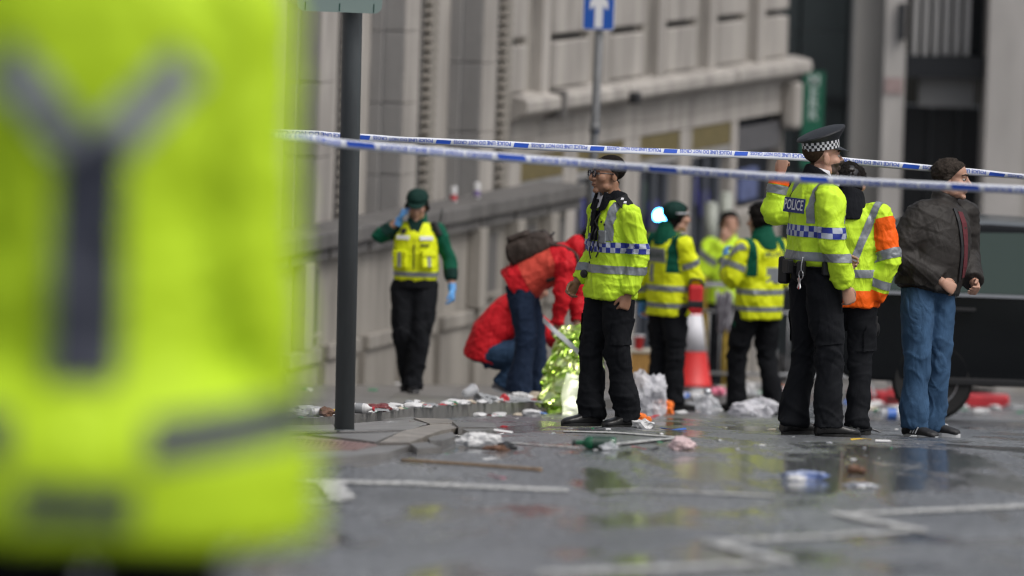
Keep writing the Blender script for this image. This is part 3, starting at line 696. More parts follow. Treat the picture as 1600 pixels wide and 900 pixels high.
def trousers_geo(p,w=1.0,flare=1.0,top=.12,hemz=.03,thigh=1.0):
    bm=bmesh.new(); J=p.J; k=p.k
    torso_geo(p,bm,[(-.075,.085,.085),(-.04,.150*min(w,1.04),.125*min(w,1.02)),(.0,.168*min(w,1.04),.128*min(w,1.0)),(top,.158*min(w,1.0),.116*min(w,1.0))],20)
    for s in 'RL':
        hi,kn,an=J['hi'+s],J['kn'+s],J['an'+s]; d=(an-kn).normalized()
        a_tube(bm,[hi+V((0,0,.02)),hi.lerp(kn,.25),hi.lerp(kn,.6),kn,kn.lerp(an,.35),kn.lerp(an,.75),an+d*hemz*k],[r*k for r in (.094*w*thigh,.098*w*thigh,.087*w*thigh,.074*w,.072*w,.070*w*flare,.073*w*flare)],16,4)
    return bm
def shoe(p,s,m,msole,name='boot',hgt=.10,ln=.27,pitch=0.0,rise=None):
    an=p.J['an'+s]; k=p.k; tv=p.J['to'+s].normalized(); yaw=math.atan2(-tv.x,tv.y)
    M=Matrix.Translation(an)@Matrix.Rotation(yaw,4,'Z')@Matrix.Rotation(pitch,4,'X')@Matrix.Scale(k,4)
    z0=-.085
    bm=bmesh.new()
    prof=[(-.075,.030,.045),(-.062,.037,.085),(-.03,.040,.092),(.02,.040,.088),(.07,.043,.070),(.12,.049,.054),(.16,.048,.046),(.19,.036,.036),(.203,.018,.022)]
    rings=[(V((0,y,z0+.012+h*.5)),V((w,0,0)),V((0,0,h*.5))) for y,w,h in prof]; a_loft(bm,rings,16,power=2.6)
    a_tube(bm,[V((0,-.022,z0+.05)),V((0,-.016,z0+.05+hgt*.5)),V((0,-.012,z0+.05+hgt))],[.046,.046,.048],12,2)
    for v in bm.verts: v.co=M@v.co
    b=remesh(bm,.007,3); o=frombm(name,b,m,p.root,smooth=True)
    bs=bmesh.new(); out=[]; 
    for i in range(24):
        t=2*math.pi*i/24; y=.066+.142*math.cos(t); w=.043+(.009 if y>.08 else 0)-(.004 if y<0 else 0); out.append((w*math.sin(t),y))
    vs=[bs.verts.new(M@V((x,y,z0))) for x,y in out]+[bs.verts.new(M@V((x*1.02,y,z0+.024))) for x,y in out]; n=24
    bs.faces.new(vs[:n]); bs.faces.new(vs[n:][::-1])
    for i in range(n): bs.faces.new((vs[i],vs[i+n],vs[(i+1)%n+n],vs[(i+1)%n]))
    bmesh.ops.recalc_face_normals(bs,faces=bs.faces); frombm('sole',bs,msole,o)
    return o
def patch(p,parent,name,m,centre,nrm,up,w,h,th=.004,bev=.002,text=None,tm=None,tsize=None):
    """flat sewn patch or pouch with its own thickness, in person space"""
    n=V(nrm).normalized(); u=V(up); u=(u-n*u.dot(n)).normalized(); r=u.cross(n).normalized(); k=p.k; c=V(centre)
    M=Matrix((( r.x,u.x,n.x,c.x),(r.y,u.y,n.y,c.y),(r.z,u.z,n.z,c.z),(0,0,0,1)))
    bm=bmesh.new(); a_box(bm,-w/2*k,w/2*k,-h/2*k,h/2*k,-.004,th*k,M,bev); o=frombm(name,bm,m,parent)
    if text:
        vs,fs=text_mesh(text); sz=tsize or h*.8; xs=[v.x for v in vs]; wd=max(xs)-min(xs); sx=min(sz,(w*.94)/wd)
        frompy('lettering',[M@V((v.x*sx*k,v.y*sz*k,th*k+.0015)) for v in vs],fs,tm,o)
    return o
def surf(g,origin,direction):
    """hit point on a garment from outside (person space)"""
    from mathutils.bvhtree import BVHTree
    t=getattr(g,'tree',None)
    if t is None: g.bm.faces.ensure_lookup_table(); t=g.tree=BVHTree.FromBMesh(g.bm)
    h=t.ray_cast(V(origin),V(direction).normalized())
    return (h[0],h[1]) if h[0] is not None else (V(origin)+V(direction).normalized()*.1,-V(direction))
def sew(p,g,name,m,origin,direction,up,w,h,th=.006,**kw):
    """patch laid on the garment where a line from outside meets it"""
    c,n=surf(g,origin,direction); return patch(p,g.obj,name,m,c,n,up,w,h,th,**kw)
def facing(cam_dx, cam_dy):
    """heading: rotation so that local +Y looks along world (dx,dy)"""
    return math.atan2(-cam_dx,cam_dy)
Z=V((0,0,1))
def zb(z0,z1): return [(V((0,0,z0)),Z),(V((0,0,z1)),-Z)]
def chk(z0,sz=.034,r=.19):
    return lambda v:(math.atan2(v.y,v.x)*r/sz+40.0,(v.z-z0)/sz+10.0)
S_brown=skin('brown',(.33,.175,.11)); S_fair=skin('fair',(.46,.265,.19)); S_tan=skin('tan',(.36,.20,.14))
M_collar=fabric('black_fleece',(.008,.009,.012),.9,.3)
M_belt=mat('black_webbing',(.010,.010,.012),.55); M_steel=mat('steel',(.45,.46,.48),.3,.9)
M_blackrefl=mat('silver_on_black',(.20,.21,.22),.4,.3)
def strap(p,g,name,m,pts,w=.03,th=.006,lift=.004):
    """a webbing strap laid over a garment through points given as (origin, direction) rays"""
    P=[surf(g,o,d) for o,d in pts]; vs=[]; fs=[]
    n=len(P)
    for i,(c,nn) in enumerate(P):
        t=(P[min(i+1,n-1)][0]-P[max(i-1,0)][0]).normalized(); r=t.cross(nn).normalized()*w*.5*p.k
        for q,(a,b) in enumerate(((-1,lift),(1,lift),(1,lift+th),(-1,lift+th))): vs.append(c+r*a+nn*b*p.k)
    for i in range(n-1):
        for q in range(4): fs.append((i*4+q,i*4+(q+1)%4,(i+1)*4+(q+1)%4,(i+1)*4+q))
    fs.append((0,1,2,3)); fs.append(tuple(range(4*n-1,4*n-5,-1)))
    return frompy(name,vs,fs,m,g.obj)
def pouch(p,name,m,c,n,up,w,h,d,parent=None): return patch(p,parent or p.root,name,m,c,n,up,w,h,d,.008)
FK=(('elR',.16),('elL',.16),('shR',.14),('shL',.14),('pel',.2),('wrR',.1),('wrL',.1)); TK=(('knR',.14),('knL',.14),('anR',.16),('anL',.16),('hiR',.14),('hiL',.14))
def std_trousers(p,m=M_black,w=1.0,flare=1.0,seed=3,fold=.008,voxel=.011,pockets=True,name='trousers',**k):
    g=garment(p,name,trousers_geo(p,w,flare,**k),m,voxel,6,(fold,TK),seed,regions=False); g.L=None
    if pockets:
        J=p.J
        for s,sx in (('R',1),('L',-1)):
            c=J['hi'+s].lerp(J['kn'+s],.72); band(g,'cargo_pocket',m,None,between(J['hi'+s],J['kn'+s],.50,.90)+[(c+V((sx*.03,0,0)),V((sx,0,0))),(c+V((0,-.085,0)),V((0,1,0))),(c+V((0,.075,0)),V((0,-1,0)))],.009)
    return g
def belt(p,z,m=M_belt,w=.98):
    bm=bmesh.new(); c=p.J['pel']; k=p.k
    R=[(V((c.x,c.y,z+dz)),V((.172*w*k,0,0)),V((0,.130*w*k,0))) for dz in (-.026,.026)]; a_loft(bm,R,24,power=2.3); return frombm('belt',bm,m,p.root)

# ------------------------------------------------------------------ officer with glasses
p=person('bareheaded police officer with dark framed glasses in lime jacket, mid stride past the green bottle',stand(948,54.9),facing(-.86,-.51),1.75,
  dict(elL=(-.215,-.07,1.12),wrL=(-.205,.0,.87),shL=(-.195,-.01,1.385),shR=(.19,-.01,1.385),elR=(.215,-.01,1.12),wrR=(.235,.12,.92),anR=(.085,.07,.085),knR=(.09,.075,.50),anL=(-.09,-.10,.085),knL=(-.095,.0,.50),hd=(0,.055,1.628),nek=(0,-.005,1.475)),
  S_brown,.0055,curl=(.75,.55),hyaw=math.radians(-6),hpitch=math.radians(3),hairth=.003,hairplane=((0,-.004,.012),(0,-.72,.69)),hairm=mat('short_black_hair',(.016,.012,.010),.9,var=.6,scale=90,bump=.5,bscale=200,spec=.12))
g=garment(p,'jacket',jacket_geo(p,-.12,.96,1.0,0,1.0,flare=1.06),M_lime,.0095,7,(.0085,FK),11)
z0=1.135; band(g,'checked_band',M_check,(0,1,2),zb(z0,z0+.068),.004,chk(z0))
band(g,'reflective_band',M_refl,(0,1,2),zb(1.000,1.052),.004)
for s,sx in (('R',1),('L',-1)):
    x=sx*.125; band(g,'shoulder_band',M_refl,(0,1,2),[(V((x-.026,0,0)),V((1,0,0))),(V((x+.026,0,0)),V((-1,0,0))),(V((0,0,z0+.075)),Z)],.004)
finish(g)
sh=p.J['shL']
for s,sx in (('L',-1),('R',1)):
    c,n=surf(g,V((sx*.150,.035,1.75)),V((0,-.08,-1))); n=(n+V((sx*.45,.55,0))).normalized(); e=patch(p,g.obj,'epaulette',mat('black_epaulette',(.008,.009,.011),.7),c+n*.020,n,V((sx,0,-.55)),.080,.105,.008)
    for q in (-.022,.018):
        bm=bmesh.new(); a_box(bm,-.009,.009,-.009,.009,0,.004); nn=n; u=V((sx,0,-.55)); u=(u-nn*u.dot(nn)).normalized(); r=u.cross(nn); M=Matrix(((r.x,u.x,nn.x,0),(r.y,u.y,nn.y,0),(r.z,u.z,nn.z,0),(0,0,0,1)))
        o=frombm('pip',bm,M_wprint,e); o.matrix_basis=Matrix.Translation(c+nn*.029+u*q)@M@Matrix.Rotation(math.pi/4,4,'Z')
bm=bmesh.new(); J=p.J; a_tube(bm,[J['nek']+V((0,.03,-.10)),J['nek']+V((0,.012,-.03)),J['nek']+V((0,.004,.035)),J['nek']+V((0,-.002,.058))],[.105,.100,.088,.080],18,3)
for v in bm.verts: v.co.z-= .9*max(0,v.co.y-.03)*(1 if v.co.z>1.44 else .4)
b=remesh(bm,.009,3); folds(b,.003,p.J,(),5); frombm('collar',b,M_collar,p.root,smooth=True)
for sx in (-1,1):   # opened collar leaves
    frompy('collar_leaf',[V(q) for q in ((sx*.03,.125,1.40),(sx*.085,.115,1.415),(sx*.10,.075,1.50),(sx*.05,.095,1.515),(sx*.03,.14,1.395),(sx*.09,.128,1.41),(sx*.112,.08,1.505),(sx*.05,.108,1.525))],[(0,1,2,3),(7,6,5,4),(0,4,5,1),(1,5,6,2),(2,6,7,3),(3,7,4,0)],M_collar,p.root)
frompy('shirt_collar',[V(q) for q in ((-.052,.085,1.522),(.052,.085,1.522),(.058,.118,1.45),(0,.148,1.40),(-.058,.118,1.45),(0,.105,1.49),(-.05,.06,1.47),(.05,.06,1.47))],[(0,5,3,4),(5,1,2,3),(0,4,6),(1,7,2)],M_wshirt,p.root)
frompy('tie',[V(q) for q in ((-.02,.128,1.475),(.02,.128,1.475),(.026,.150,1.40),(.022,.168,1.30),(-.022,.168,1.30),(-.026,.150,1.40),(0,.11,1.40))],[(0,1,2,5),(5,2,3,4),(1,0,6),(2,6,3)],M_collar,p.root)
strap(p,g,'front_flap',M_collar,[(V((.0,.6,z)),V((0,-1,0))) for z in (1.40,1.32,1.24,1.21)],.075,.004)
for i,(x,z1) in enumerate(((-.05,1.10),(-.015,1.13),(.02,1.09))):
    pts=[surf(g,V((x+.02*math.sin(q*1.3+i),.6,1.38-(1.38-z1)*q/6)),V((0,-1,0))) for q in range(7)]
    tubeo('radio_cord',[c+n*(.012+.012*math.sin(q*2.1+i)) for q,(c,n) in enumerate(pts)],.0045,M_belt,g.obj)
sew(p,g,'chest_pocket',M_refl,V((-.085,.6,1.235)),V((0,-1,0)),Z,.065,.085,.010,bev=.006)
sew(p,g,'name_badge',M_navy,V((.055,.6,1.225)),V((0,-1,0)),Z,.05,.05,.008,text='POLICE',tm=M_wprint,tsize=.02)
for (x,z) in ((-.065,1.33),(-.1,1.315),(.1,1.2),(.09,1.06)):
    c,n=surf(g,V((x,.6,z)),V((0,-1,0))); patch(p,g.obj,'button',M_belt,c,n,Z,.014,.014,.006)
t=std_trousers(p,M_black,1.12,1.16,21,.010); finish(t); belt(p,.99)
c=p.J['hiL'].lerp(p.J['knL'],.55); sew(p,t,'white_label',M_wprint,c+V((-.6,.03,0)),V((1,0,0)),Z,.035,.008,.004)
bm=bmesh.new(); a_ell(bm,(.10,.15,.985),(.035,.02,.028)); frombm('pouch',bm,M_belt,p.root,smooth=True)
shoe(p,'R',M_boot,M_sole); shoe(p,'L',M_boot,M_sole)
gl=mat('dark_spectacle_frame',(.006,.004,.012),.3); lens_=mat('spectacle_lens',(.8,.85,.9),.03,alpha=.18,spec=.8)
frames=[]
T=p.T
bm=bmesh.new()
for s in (-1,1):
    ring=[T@V((s*.034+.024*math.cos(a),.112-.25*abs(.024*math.cos(a)+.034)*.35,.004+.020*math.sin(a))) for a in np.linspace(0,2*math.pi,17)]
    a_tube(bm,ring,[.0046]*17,6,1,smooth=False); a_tube(bm,[T@V((s*.058,.104,.010)),T@V((s*.082,.07,.011)),T@V((s*.084,.0,.010))],[.0038]*3,6,3)
a_tube(bm,[T@V((-.011,.111,.008)),T@V((0,.116,.011)),T@V((.011,.111,.008))],[.003]*3,6,3)
go=frombm('glasses',bm,gl,p.root,smooth=True)
for s in (-1,1):
    ring=[T@V((s*.034+.023*math.cos(a),.111-.0875*abs(.024*math.cos(a)+.034),.004+.019*math.sin(a))) for a in np.linspace(0,2*math.pi,17)[:-1]]; frompy('lens',ring,[tuple(range(16))],lens_,go)
P1=p

# ------------------------------------------------------------------ officer in peaked cap
p=person('tall police officer in peaked cap with chequered band, seen from behind with keys at belt',stand(1264,52.5),facing(.90,.43),1.865,
  dict(shR=(.195,-.02,1.395),elR=(.255,-.02,1.13),wrR=(.235,.085,.875),shL=(-.195,-.01,1.395),elL=(-.23,.05,1.15),wrL=(-.12,.22,1.02),anR=(.13,.05,.085),anL=(-.10,-.06,.085),knR=(.115,.05,.5),toR=(.10,1,0),hd=(0,.025,1.615)),
  S_fair,.0055,curl=(.6,.7),hyaw=math.radians(-4),hpitch=math.radians(3),hairplane=((0,-.025,.03),(0,-.86,.50)),hairth=.003,hairm=mat('cropped_brown_hair',(.055,.035,.022),.9,var=.4,scale=70,spec=.12))
head_shell(p,'beard',mat('dark_beard',(.060,.038,.028),.7,var=.4,scale=80),[((0,.012,-.040),(0,.18,-.95)),((0,.022,0),(0,1,.1)),((0,0,-.118),(0,.1,1))],.003)
k=p.k
g=garment(p,'jacket',jacket_geo(p,.10,1.02,1.05,.05,1.0),M_lime,.0095,7,(.0080,FK),31)
z0=1.16*k; band(g,'checked_band',M_check,(0,1,2),zb(z0,z0+.070),.004,chk(z0,.035)); band(g,'reflective_band',M_refl,(0,1,2),zb(1.025*k,1.075*k),.004)
for sx in (1,-1):
    x=sx*.135*k; band(g,'shoulder_band',M_refl,(0,),[(V((x-.024,0,0)),V((1,0,0))),(V((x+.024,0,0)),V((-1,0,0))),(V((0,0,z0+.085)),Z)],.004)
finish(g)
sew(p,g,'police_badge',M_navy,V((-.02,-.7,1.335*k)),V((0,1,0)),Z,.24,.085,.005,text='POLICE',tm=M_wprint,tsize=.085)
c,n=surf(g,V((.165*k,-.01,2.0)),V((0,0,-1))); patch(p,g.obj,'epaulette',M_wprint,c+n*.003,n,V((0,1,.0)),.060,.10,.010)
bm=bmesh.new(); J=p.J; a_tube(bm,[J['nek']+V((0,0,-.02)),J['nek']+V((0,.012,.050)),J['nek']+V((0,.018,.066))],[.088*k,.086*k,.082*k],18,3); frombm('collar',remesh(bm,.008,2),M_collar,p.root,smooth=True)
bm=bmesh.new(); a_tube(bm,[J['nek']+V((0,.01,.03)),J['nek']+V((0,.022,.078))],[.078*k,.076*k],18,3); frombm('shirt_collar',bm,M_wshirt,p.root,smooth=True)
t=std_trousers(p,M_black,1.12,1.12,41,.009); finish(t); belt(p,1.01*k,w=1.0)
J=p.J
bm=bmesh.new(); a_box(bm,-.035,.035,-.03,.03,-.12,.05,bev=.018); h=frombm('holster',bm,M_belt,p.root); h.location=(-.15*k,-.12*k,.985*k); h.rotation_euler=(0,0,.5)
for (x,y,z,w_,h_) in ((.0,-.160,.985,.075,.08),(.12,-.145,.98,.05,.085),(.190,-.03,.985,.05,.08)):
    pouch(p,'pouch',M_belt,(x*k,y*k,z*k),(x*1.2,y,0),(0,0,1),w_,h_,.035)
kr=empty('key_bunch',(.165*k,-.175*k,.945*k)); kr.parent=p.root
def ring_o(name,c,r,th,m,parent,axis='Y'):
    bm=bmesh.new(); pts=[V((r*math.cos(a),0,r*math.sin(a)))+V(c) for a in np.linspace(0,2*math.pi,17)]; a_tube(bm,pts,[th]*17,6,1,smooth=False); return frombm(name,bm,m,parent,smooth=True)
ring_o('key_ring',(0,0,0),.028,.003,M_steel,kr); tubeo('key_chain',[(0,0,.03),(.004,0,.07),(.0,.01,.11)],.004,M_steel,kr)
for i in range(5):
    bm=bmesh.new(); a_box(bm,-.006,.006,-.0015,.0015,-.06,-.012); a_box(bm,-.012,.012,-.002,.002,-.014,.008,bev=.001); o=frombm('key',bm,M_steel if i!=3 else mat('red_tag',(.6,.02,.02),.5),kr); o.location=(-.03+.014*i,-.005*i,-.028); o.rotation_euler=(0,-.5+.25*i,0)
shoe(p,'R',M_boot,M_sole); shoe(p,'L',M_boot,M_sole)
# the cap
M_cap=mat('black_cap_cloth',(.014,.016,.020),.55,var=.3,scale=120,bump=.15,bscale=150)
cap=empty('peaked_cap',(0,0,0)); cap.parent=p.root; cap.matrix_local=p.T@Matrix.Translation((0,-.010,.058))@Matrix.Rotation(math.radians(5),4,'X')@Matrix.Scale(1.0,4)
def oval(z,rx,ry,dy=0,tilt=0): return (V((0,dy,z)),V((rx,0,0)),V((0,ry,tilt)))
bm=bmesh.new(); a_loft(bm,[oval(-.012,.086,.106),oval(.034,.088,.108)],40); b_=frombm('chequered_band',bm,M_check2,cap,smooth=False)
uv=b_.data.uv_layers.new(name='u')
for lp in b_.data.loops:
    c=b_.data.vertices[lp.vertex_index].co; uv.data[lp.index].uv=(math.atan2(c.y,c.x)*.097/.0155+60.0,(c.z+.012)/.0154+20)
for pl in b_.data.polygons:      # keep the seam whole
    us=[uv.data[i].uv[0] for i in pl.loop_indices]
    if max(us)-min(us)>10:
        for i in pl.loop_indices:
            if uv.data[i].uv[0]<60: uv.data[i].uv=(uv.data[i].uv[0]+2*math.pi*.097/.0155,uv.data[i].uv[1])
bm=bmesh.new(); a_loft(bm,[oval(.034,.088,.108,0),oval(.040,.092,.112,0,.004),oval(.060,.114,.132,.006,.022),oval(.071,.124,.140,.008,.028),oval(.079,.122,.138,.008,.029),oval(.087,.098,.110,.008,.024),oval(.094,.05,.056,.008,.012),oval(.095,.004,.004,.008,.001)],40); o=frombm('crown',bm,M_cap,cap); autosmooth(o,50)
vs=[];N_=13
for q in range(N_):
    a=math.radians(25+130*q/(N_-1)); vs.append(V((.088*math.cos(a),.108*math.sin(a),-.010))); e=math.sin(math.pi*q/(N_-1)); vs.append(V((.090*math.cos(a),.108*math.sin(a)+.052*e,-.012-.030*e)))
vs+= [v+V((0,0,-.004)) for v in vs]; m2=2*N_
frompy('peak',vs,[(2*q,2*q+2,2*q+3,2*q+1) for q in range(N_-1)]+[(m2+2*q,m2+2*q+1,m2+2*q+3,m2+2*q+2) for q in range(N_-1)]+[(2*q+1,2*q+3,m2+2*q+3,m2+2*q+1) for q in range(N_-1)],mat('black_patent',(.01,.01,.012),.15),cap,smooth=True)
P2=p

# ------------------------------------------------------------------ officer with orange sleeves holding up the tape
p=person('officer with orange sleeved jacket seen from behind, one arm raised to lift the tape',stand(1316,54.6),facing(.22,.97),1.76,
  dict(shL=(-.20,-.02,1.42),elL=(-.485,-.05,1.40),wrL=(-.455,-.02,1.645),shR=(.19,-.01,1.415),elR=(.27,-.03,1.14),wrR=(.18,-.02,.86),anR=(.10,-.02,.085),anL=(-.09,-.06,.085),hd=(-.01,.02,1.605)),
  S_fair,.0055,curl=(.6,1.0),hyaw=math.radians(-30),hairth=.010,hairplane=((0,.02,-.03),(0,-.75,.66)),palm=((-1,0,0),(.25,1,0)),hdir=(None,(.10,.05,1)),thumbs=(.7,.6))
g=garment(p,'jacket',jacket_geo(p,-.13,1.03,1.05,.05,1.02),M_lime,.0095,7,(.0085,FK),51); J=p.J
for s,i in (('R',1),('L',2)):
    band(g,'orange_sleeve',M_orange,(i,),[(J['sh'+s].lerp(J['el'+s],.10),(J['el'+s]-J['sh'+s]).normalized()),(J['sh'+s].lerp(J['el'+s],.80),-(J['el'+s]-J['sh'+s]).normalized())] if s=='R' else [(J['el'+s].lerp(J['wr'+s],.72),(J['wr'+s]-J['el'+s]).normalized())],.0025)
    if s=='R':
        band(g,'reflective_band',M_refl,(i,),between(J['shR'],J['elR'],.80,1.02),.004); band(g,'reflective_band',M_refl,(i,),between(J['elR'],J['wrR'],.48,.66),.004); band(g,'orange_cuff',M_orange,(i,),[(J['elR'].lerp(J['wrR'],.74),(J['wrR']-J['elR']).normalized())],.003)
    else: band(g,'reflective_band',M_refl,(i,),between(J['elL'],J['wrL'],.48,.70),.004)
for sx in (1,-1): band(g,'shoulder_band',M_refl,(0,),[(V((sx*.14,0,1.42)),V((sx*.8,0,-.28)).normalized()*1.0),(V((sx*.14+sx*.05,0,1.42)),-V((sx*.8,0,-.28)).normalized()),(V((0,0,1.08)),Z)],.004)
band(g,'orange_hem',M_orange,(0,),[(V((0,0,.935)),-Z)],.003)
band(g,'reflective_band',M_refl,(0,),zb(1.02,1.07),.004); finish(g)
bm=bmesh.new(); a_tube(bm,[J['nek']+V((0,-.02,-.10)),J['nek']+V((0,-.015,-.04)),J['nek']+V((0,0,.05)),J['nek']+V((0,.01,.075))],[.125,.115,.092,.084],18,3); b_=remesh(bm,.009,3); folds(b_,.006,p.J,(),9); frombm('collar',b_,M_collar,p.root,smooth=True)
bm=bmesh.new(); a_ell(bm,p.T@V((0,-.012,.052)),(.084,.104,.078)); frombm('helmet',bm,mat('black_helmet',(.010,.010,.012),.4),p.root,smooth=True)
t=std_trousers(p,M_black,1.05,1.05,61,.009); finish(t); shoe(p,'R',M_boot,M_sole); shoe(p,'L',M_boot,M_sole)
P2b=p
gp_=empty('glove_pair',(0,0,0)); gp_.location=p.root.matrix_basis@(J['wrR']+V((-.02,.03,-.12))); gp_.rotation_euler=(0,.2,.3); tag(gp_,'pair of black gloves held in the hand of the orange sleeved officer','gloves')
for i in range(2):
    bm=bmesh.new(); hand_geo(bm,V((.02*i,.015*i,0)),V((.1*i-.05,0,-1)),V((0,1,0)),1,.25,s=1.05); frombm('glove',remesh(bm,.006,3),mat('black_glove',(.012,.012,.013),.6),gp_,smooth=True)

# ------------------------------------------------------------------ man in jeans
p=person('man in dark brown leather jacket and blue jeans at the right edge',stand(1441,55.0),facing(.70,-.71),1.80,
  dict(wai=(-.03,0,1.10),che=(-.08,.005,1.28),nek=(-.13,-.015,1.475),hd=(-.16,.02,1.615),shR=(.07,-.01,1.395),elR=(.225,-.05,1.14),wrR=(.05,.17,.985),shL=(-.33,-.01,1.395),elL=(-.36,-.03,1.13),wrL=(-.25,.16,.98),anR=(.12,.03,.085),knR=(.115,.04,.50),anL=(-.13,-.05,.085),toR=(.0,1,0),toL=(-.3,1,0)),
  S_fair,.006,curl=(.55,.6),hdir=((-.75,.35,-.45),None),palm=((-.2,-1,-.1),None),hyaw=.6,hairm=mat('grey_brown_hair',(.045,.036,.030),.9,var=.5,scale=70,bump=.5,bscale=170,spec=.12))
M_leather=fabric('dark_leather',(.030,.027,.025),.55,.35,7,.25); M_jean=fabric('blue_denim',(.045,.098,.185),.85,.4,8,.3)
g=garment(p,'jacket',jacket_geo(p,-.03,1.16,1.22,.06,1.06,.97,belly=.02),M_leather,.0095,9,(.007,FK),71); finish(g)
bm=bmesh.new(); J=p.J; torso_geo(p,bm,[(-.04,.182,.152),(.05,.186,.156)],24); b_=remesh(bm,.01,2); folds(b_,.003,p.J,(),4,base=1); frombm('waistband',b_,M_leather,g.obj,smooth=True)
for q,(o_,zz) in enumerate((((-.02,.6),1.25),)):
    strap(p,g,'red_shirt_front',mat('dark_red_cloth',(.09,.010,.016),.8),[(V((-.15,.6,z)),V((0,-1,0))) for z in np.linspace(1.46,1.04,7)],.05,.003,.002)
strap(p,g,'zip',M_belt,[(V((-.095,.6,z)),V((0,-1,0))) for z in np.linspace(1.48,1.02,7)],.022,.008)
t=std_trousers(p,M_jean,1.18,1.10,81,.010,pockets=False,name='jeans'); finish(t)
M_trn=mat('black_trainer_mesh',(.012,.012,.014),.6); M_wsole=mat('white_rubber',(.55,.56,.57),.5)
for s in 'RL':
    o=shoe(p,s,M_trn,M_wsole,'trainer',.06)
    sx=1 if s=='R' else -1; an=J['an'+s]
    for q in range(3):
        bm=bmesh.new(); yy=.03+q*.022; a_tube(bm,[an+V((sx*.047,yy-.012,-.052)),an+V((sx*.044,yy+.010,-.012))],[.0045,.0045],6,1,smooth=False); frombm('white_stripe',bm,M_wprint,o)

# ------------------------------------------------------------------ medic walking by the wall
p=person('medic in green cap and yellow vest walking by the parapet, gloved hand at ear',stand(643,70.5),facing(-.10,-1),1.70,
  dict(shR=(.175,-.01,1.405),elR=(.33,.02,1.315),wrR=(.145,.075,1.475),shL=(-.175,-.01,1.405),elL=(-.285,-.02,1.155),wrL=(-.325,.06,.905),anR=(.03,-.10,.10),knR=(.085,.07,.50),anL=(-.02,.10,.085),knL=(-.075,.10,.50),hd=(0,.035,1.600)),
  S_fair,.007,curl=(.5,.55),gloves=(M_glove,M_glove),hdir=((-.35,.0,.93),None),palm=((-.9,.0,-.35),None),hpitch=math.radians(-12),hairth=.012,hairplane=((0,0,-.03),(0,-.9,.3)),thumbs=(.5,.7))
k=p.k; J=p.J
g=garment(p,'shirt',jacket_geo(p,-.05,.93,.92,.03,.92,.50),M_green,.010,7,(.006,FK),91)
for s,i in (('R',1),('L',2)): band(g,'dark_cuff',M_dgreen,(i,),[(J['el'+s].lerp(J['wr'+s],.36),(J['wr'+s]-J['el'+s]).normalized())],.004)
finish(g)
bm=bmesh.new(); torso_geo(p,bm,[(.02,.182,.152),(.2,.190,.160),(.5,.196,.165),(.75,.190,.160),(.9,.155,.125),(.97,.125,.100)],24); v_=garment(p,'vest',bm,M_yell,.010,5,(.006,(('pel',.2),('wai',.2))),95)
band(v_,'reflective_band',M_refl,None,zb(1.005*k,1.045*k),.004); finish(v_)
frompy('vest_opening',[V(q)*k for q in ((-.075,.10,1.49),(.075,.10,1.49),(0,.168,1.30),(0,.10,1.35))],[(0,2,1),(0,3,2),(3,1,2)],M_dgreen,p.root)
for sx in (-1,1):
    q=sew(p,v_,'chest_pouch',M_yell,V((sx*.105*k,.7,1.15*k)),V((0,-1,0)),Z,.125,.15,.05,bev=.015); c,n=surf(v_,V((sx*.105*k,.7,1.15*k)),V((0,-1,0))); patch(p,q,'reflective_tab',M_refl,c+n*.045*k,n,Z,.032,.13,.008); patch(p,q,'pouch_flap',M_yell,c+n*.045*k+V((0,0,.05*k)),n,Z,.13,.05,.010,.004)
    sew(p,v_,'white_name_strip',M_wprint,V((sx*.10*k,.7,1.335*k)),V((0,-1,0)),Z,.12,.035,.006)
sew(p,v_,'radio_clip',M_belt,V((.095*k,.7,1.385*k)),V((0,-1,0)),Z,.045,.045,.02); sew(p,v_,'pen_loop',M_belt,V((-.09*k,.7,1.275*k)),V((0,-1,0)),Z,.075,.018,.012); sew(p,v_,'zip',mat('dark_zip',(.03,.04,.01),.5),V((0,.7,1.17*k)),V((0,-1,0)),Z,.014,.22,.008)
rad=sew(p,v_,'radio',M_belt,V((-.155*k,.7,1.40*k)),V((0,-1,0)),Z,.075,.13,.05,bev=.01)
c,n=surf(v_,V((-.155*k,.7,1.40*k)),V((0,-1,0))); tubeo('antenna',[c+n*.03+V((-.02,0,.06)),c+n*.03+V((-.035,0,.17))],.005,M_belt,rad)
t=std_trousers(p,M_black,1.18,1.02,97,.010); finish(t)
bm=bmesh.new(); torso_geo(p,bm,[(-.05,.185,.150),(.10,.185,.150)],24); frombm('hem_of_shirt',remesh(bm,.01,3),M_black,p.root,smooth=True)
shoe(p,'R',M_boot,M_sole); shoe(p,'L',M_boot,M_sole)
cap=empty('baseball_cap'); cap.parent=p.root; cap.matrix_local=p.T@Matrix.Translation((0,-.015,.045))@Matrix.Rotation(math.radians(-4),4,'X')
bm=bmesh.new(); a_loft(bm,[oval(.0,.090,.112),oval(.03,.091,.111),oval(.065,.078,.094),oval(.085,.052,.062),oval(.094,.004,.005)],28); frombm('crown',bm,M_dgreen,cap,smooth=True)
vs=[];N_=11
for q in range(N_):
    a=math.radians(20+140*q/(N_-1)); e=math.sin(math.pi*q/(N_-1))**.6; vs.append(V((.089*math.cos(a),.110*math.sin(a),.006))); vs.append(V((.086*math.cos(a),.110*math.sin(a)+.065*e,-.012*e)))
vs+=[v+V((0,0,-.005)) for v in vs]; m2=2*N_
frompy('peak',vs,[(2*q,2*q+2,2*q+3,2*q+1) for q in range(N_-1)]+[(m2+2*q,m2+2*q+1,m2+2*q+3,m2+2*q+2) for q in range(N_-1)]+[(2*q+1,2*q+3,m2+2*q+3,m2+2*q+1) for q in range(N_-1)],M_dgreen,cap,smooth=True)
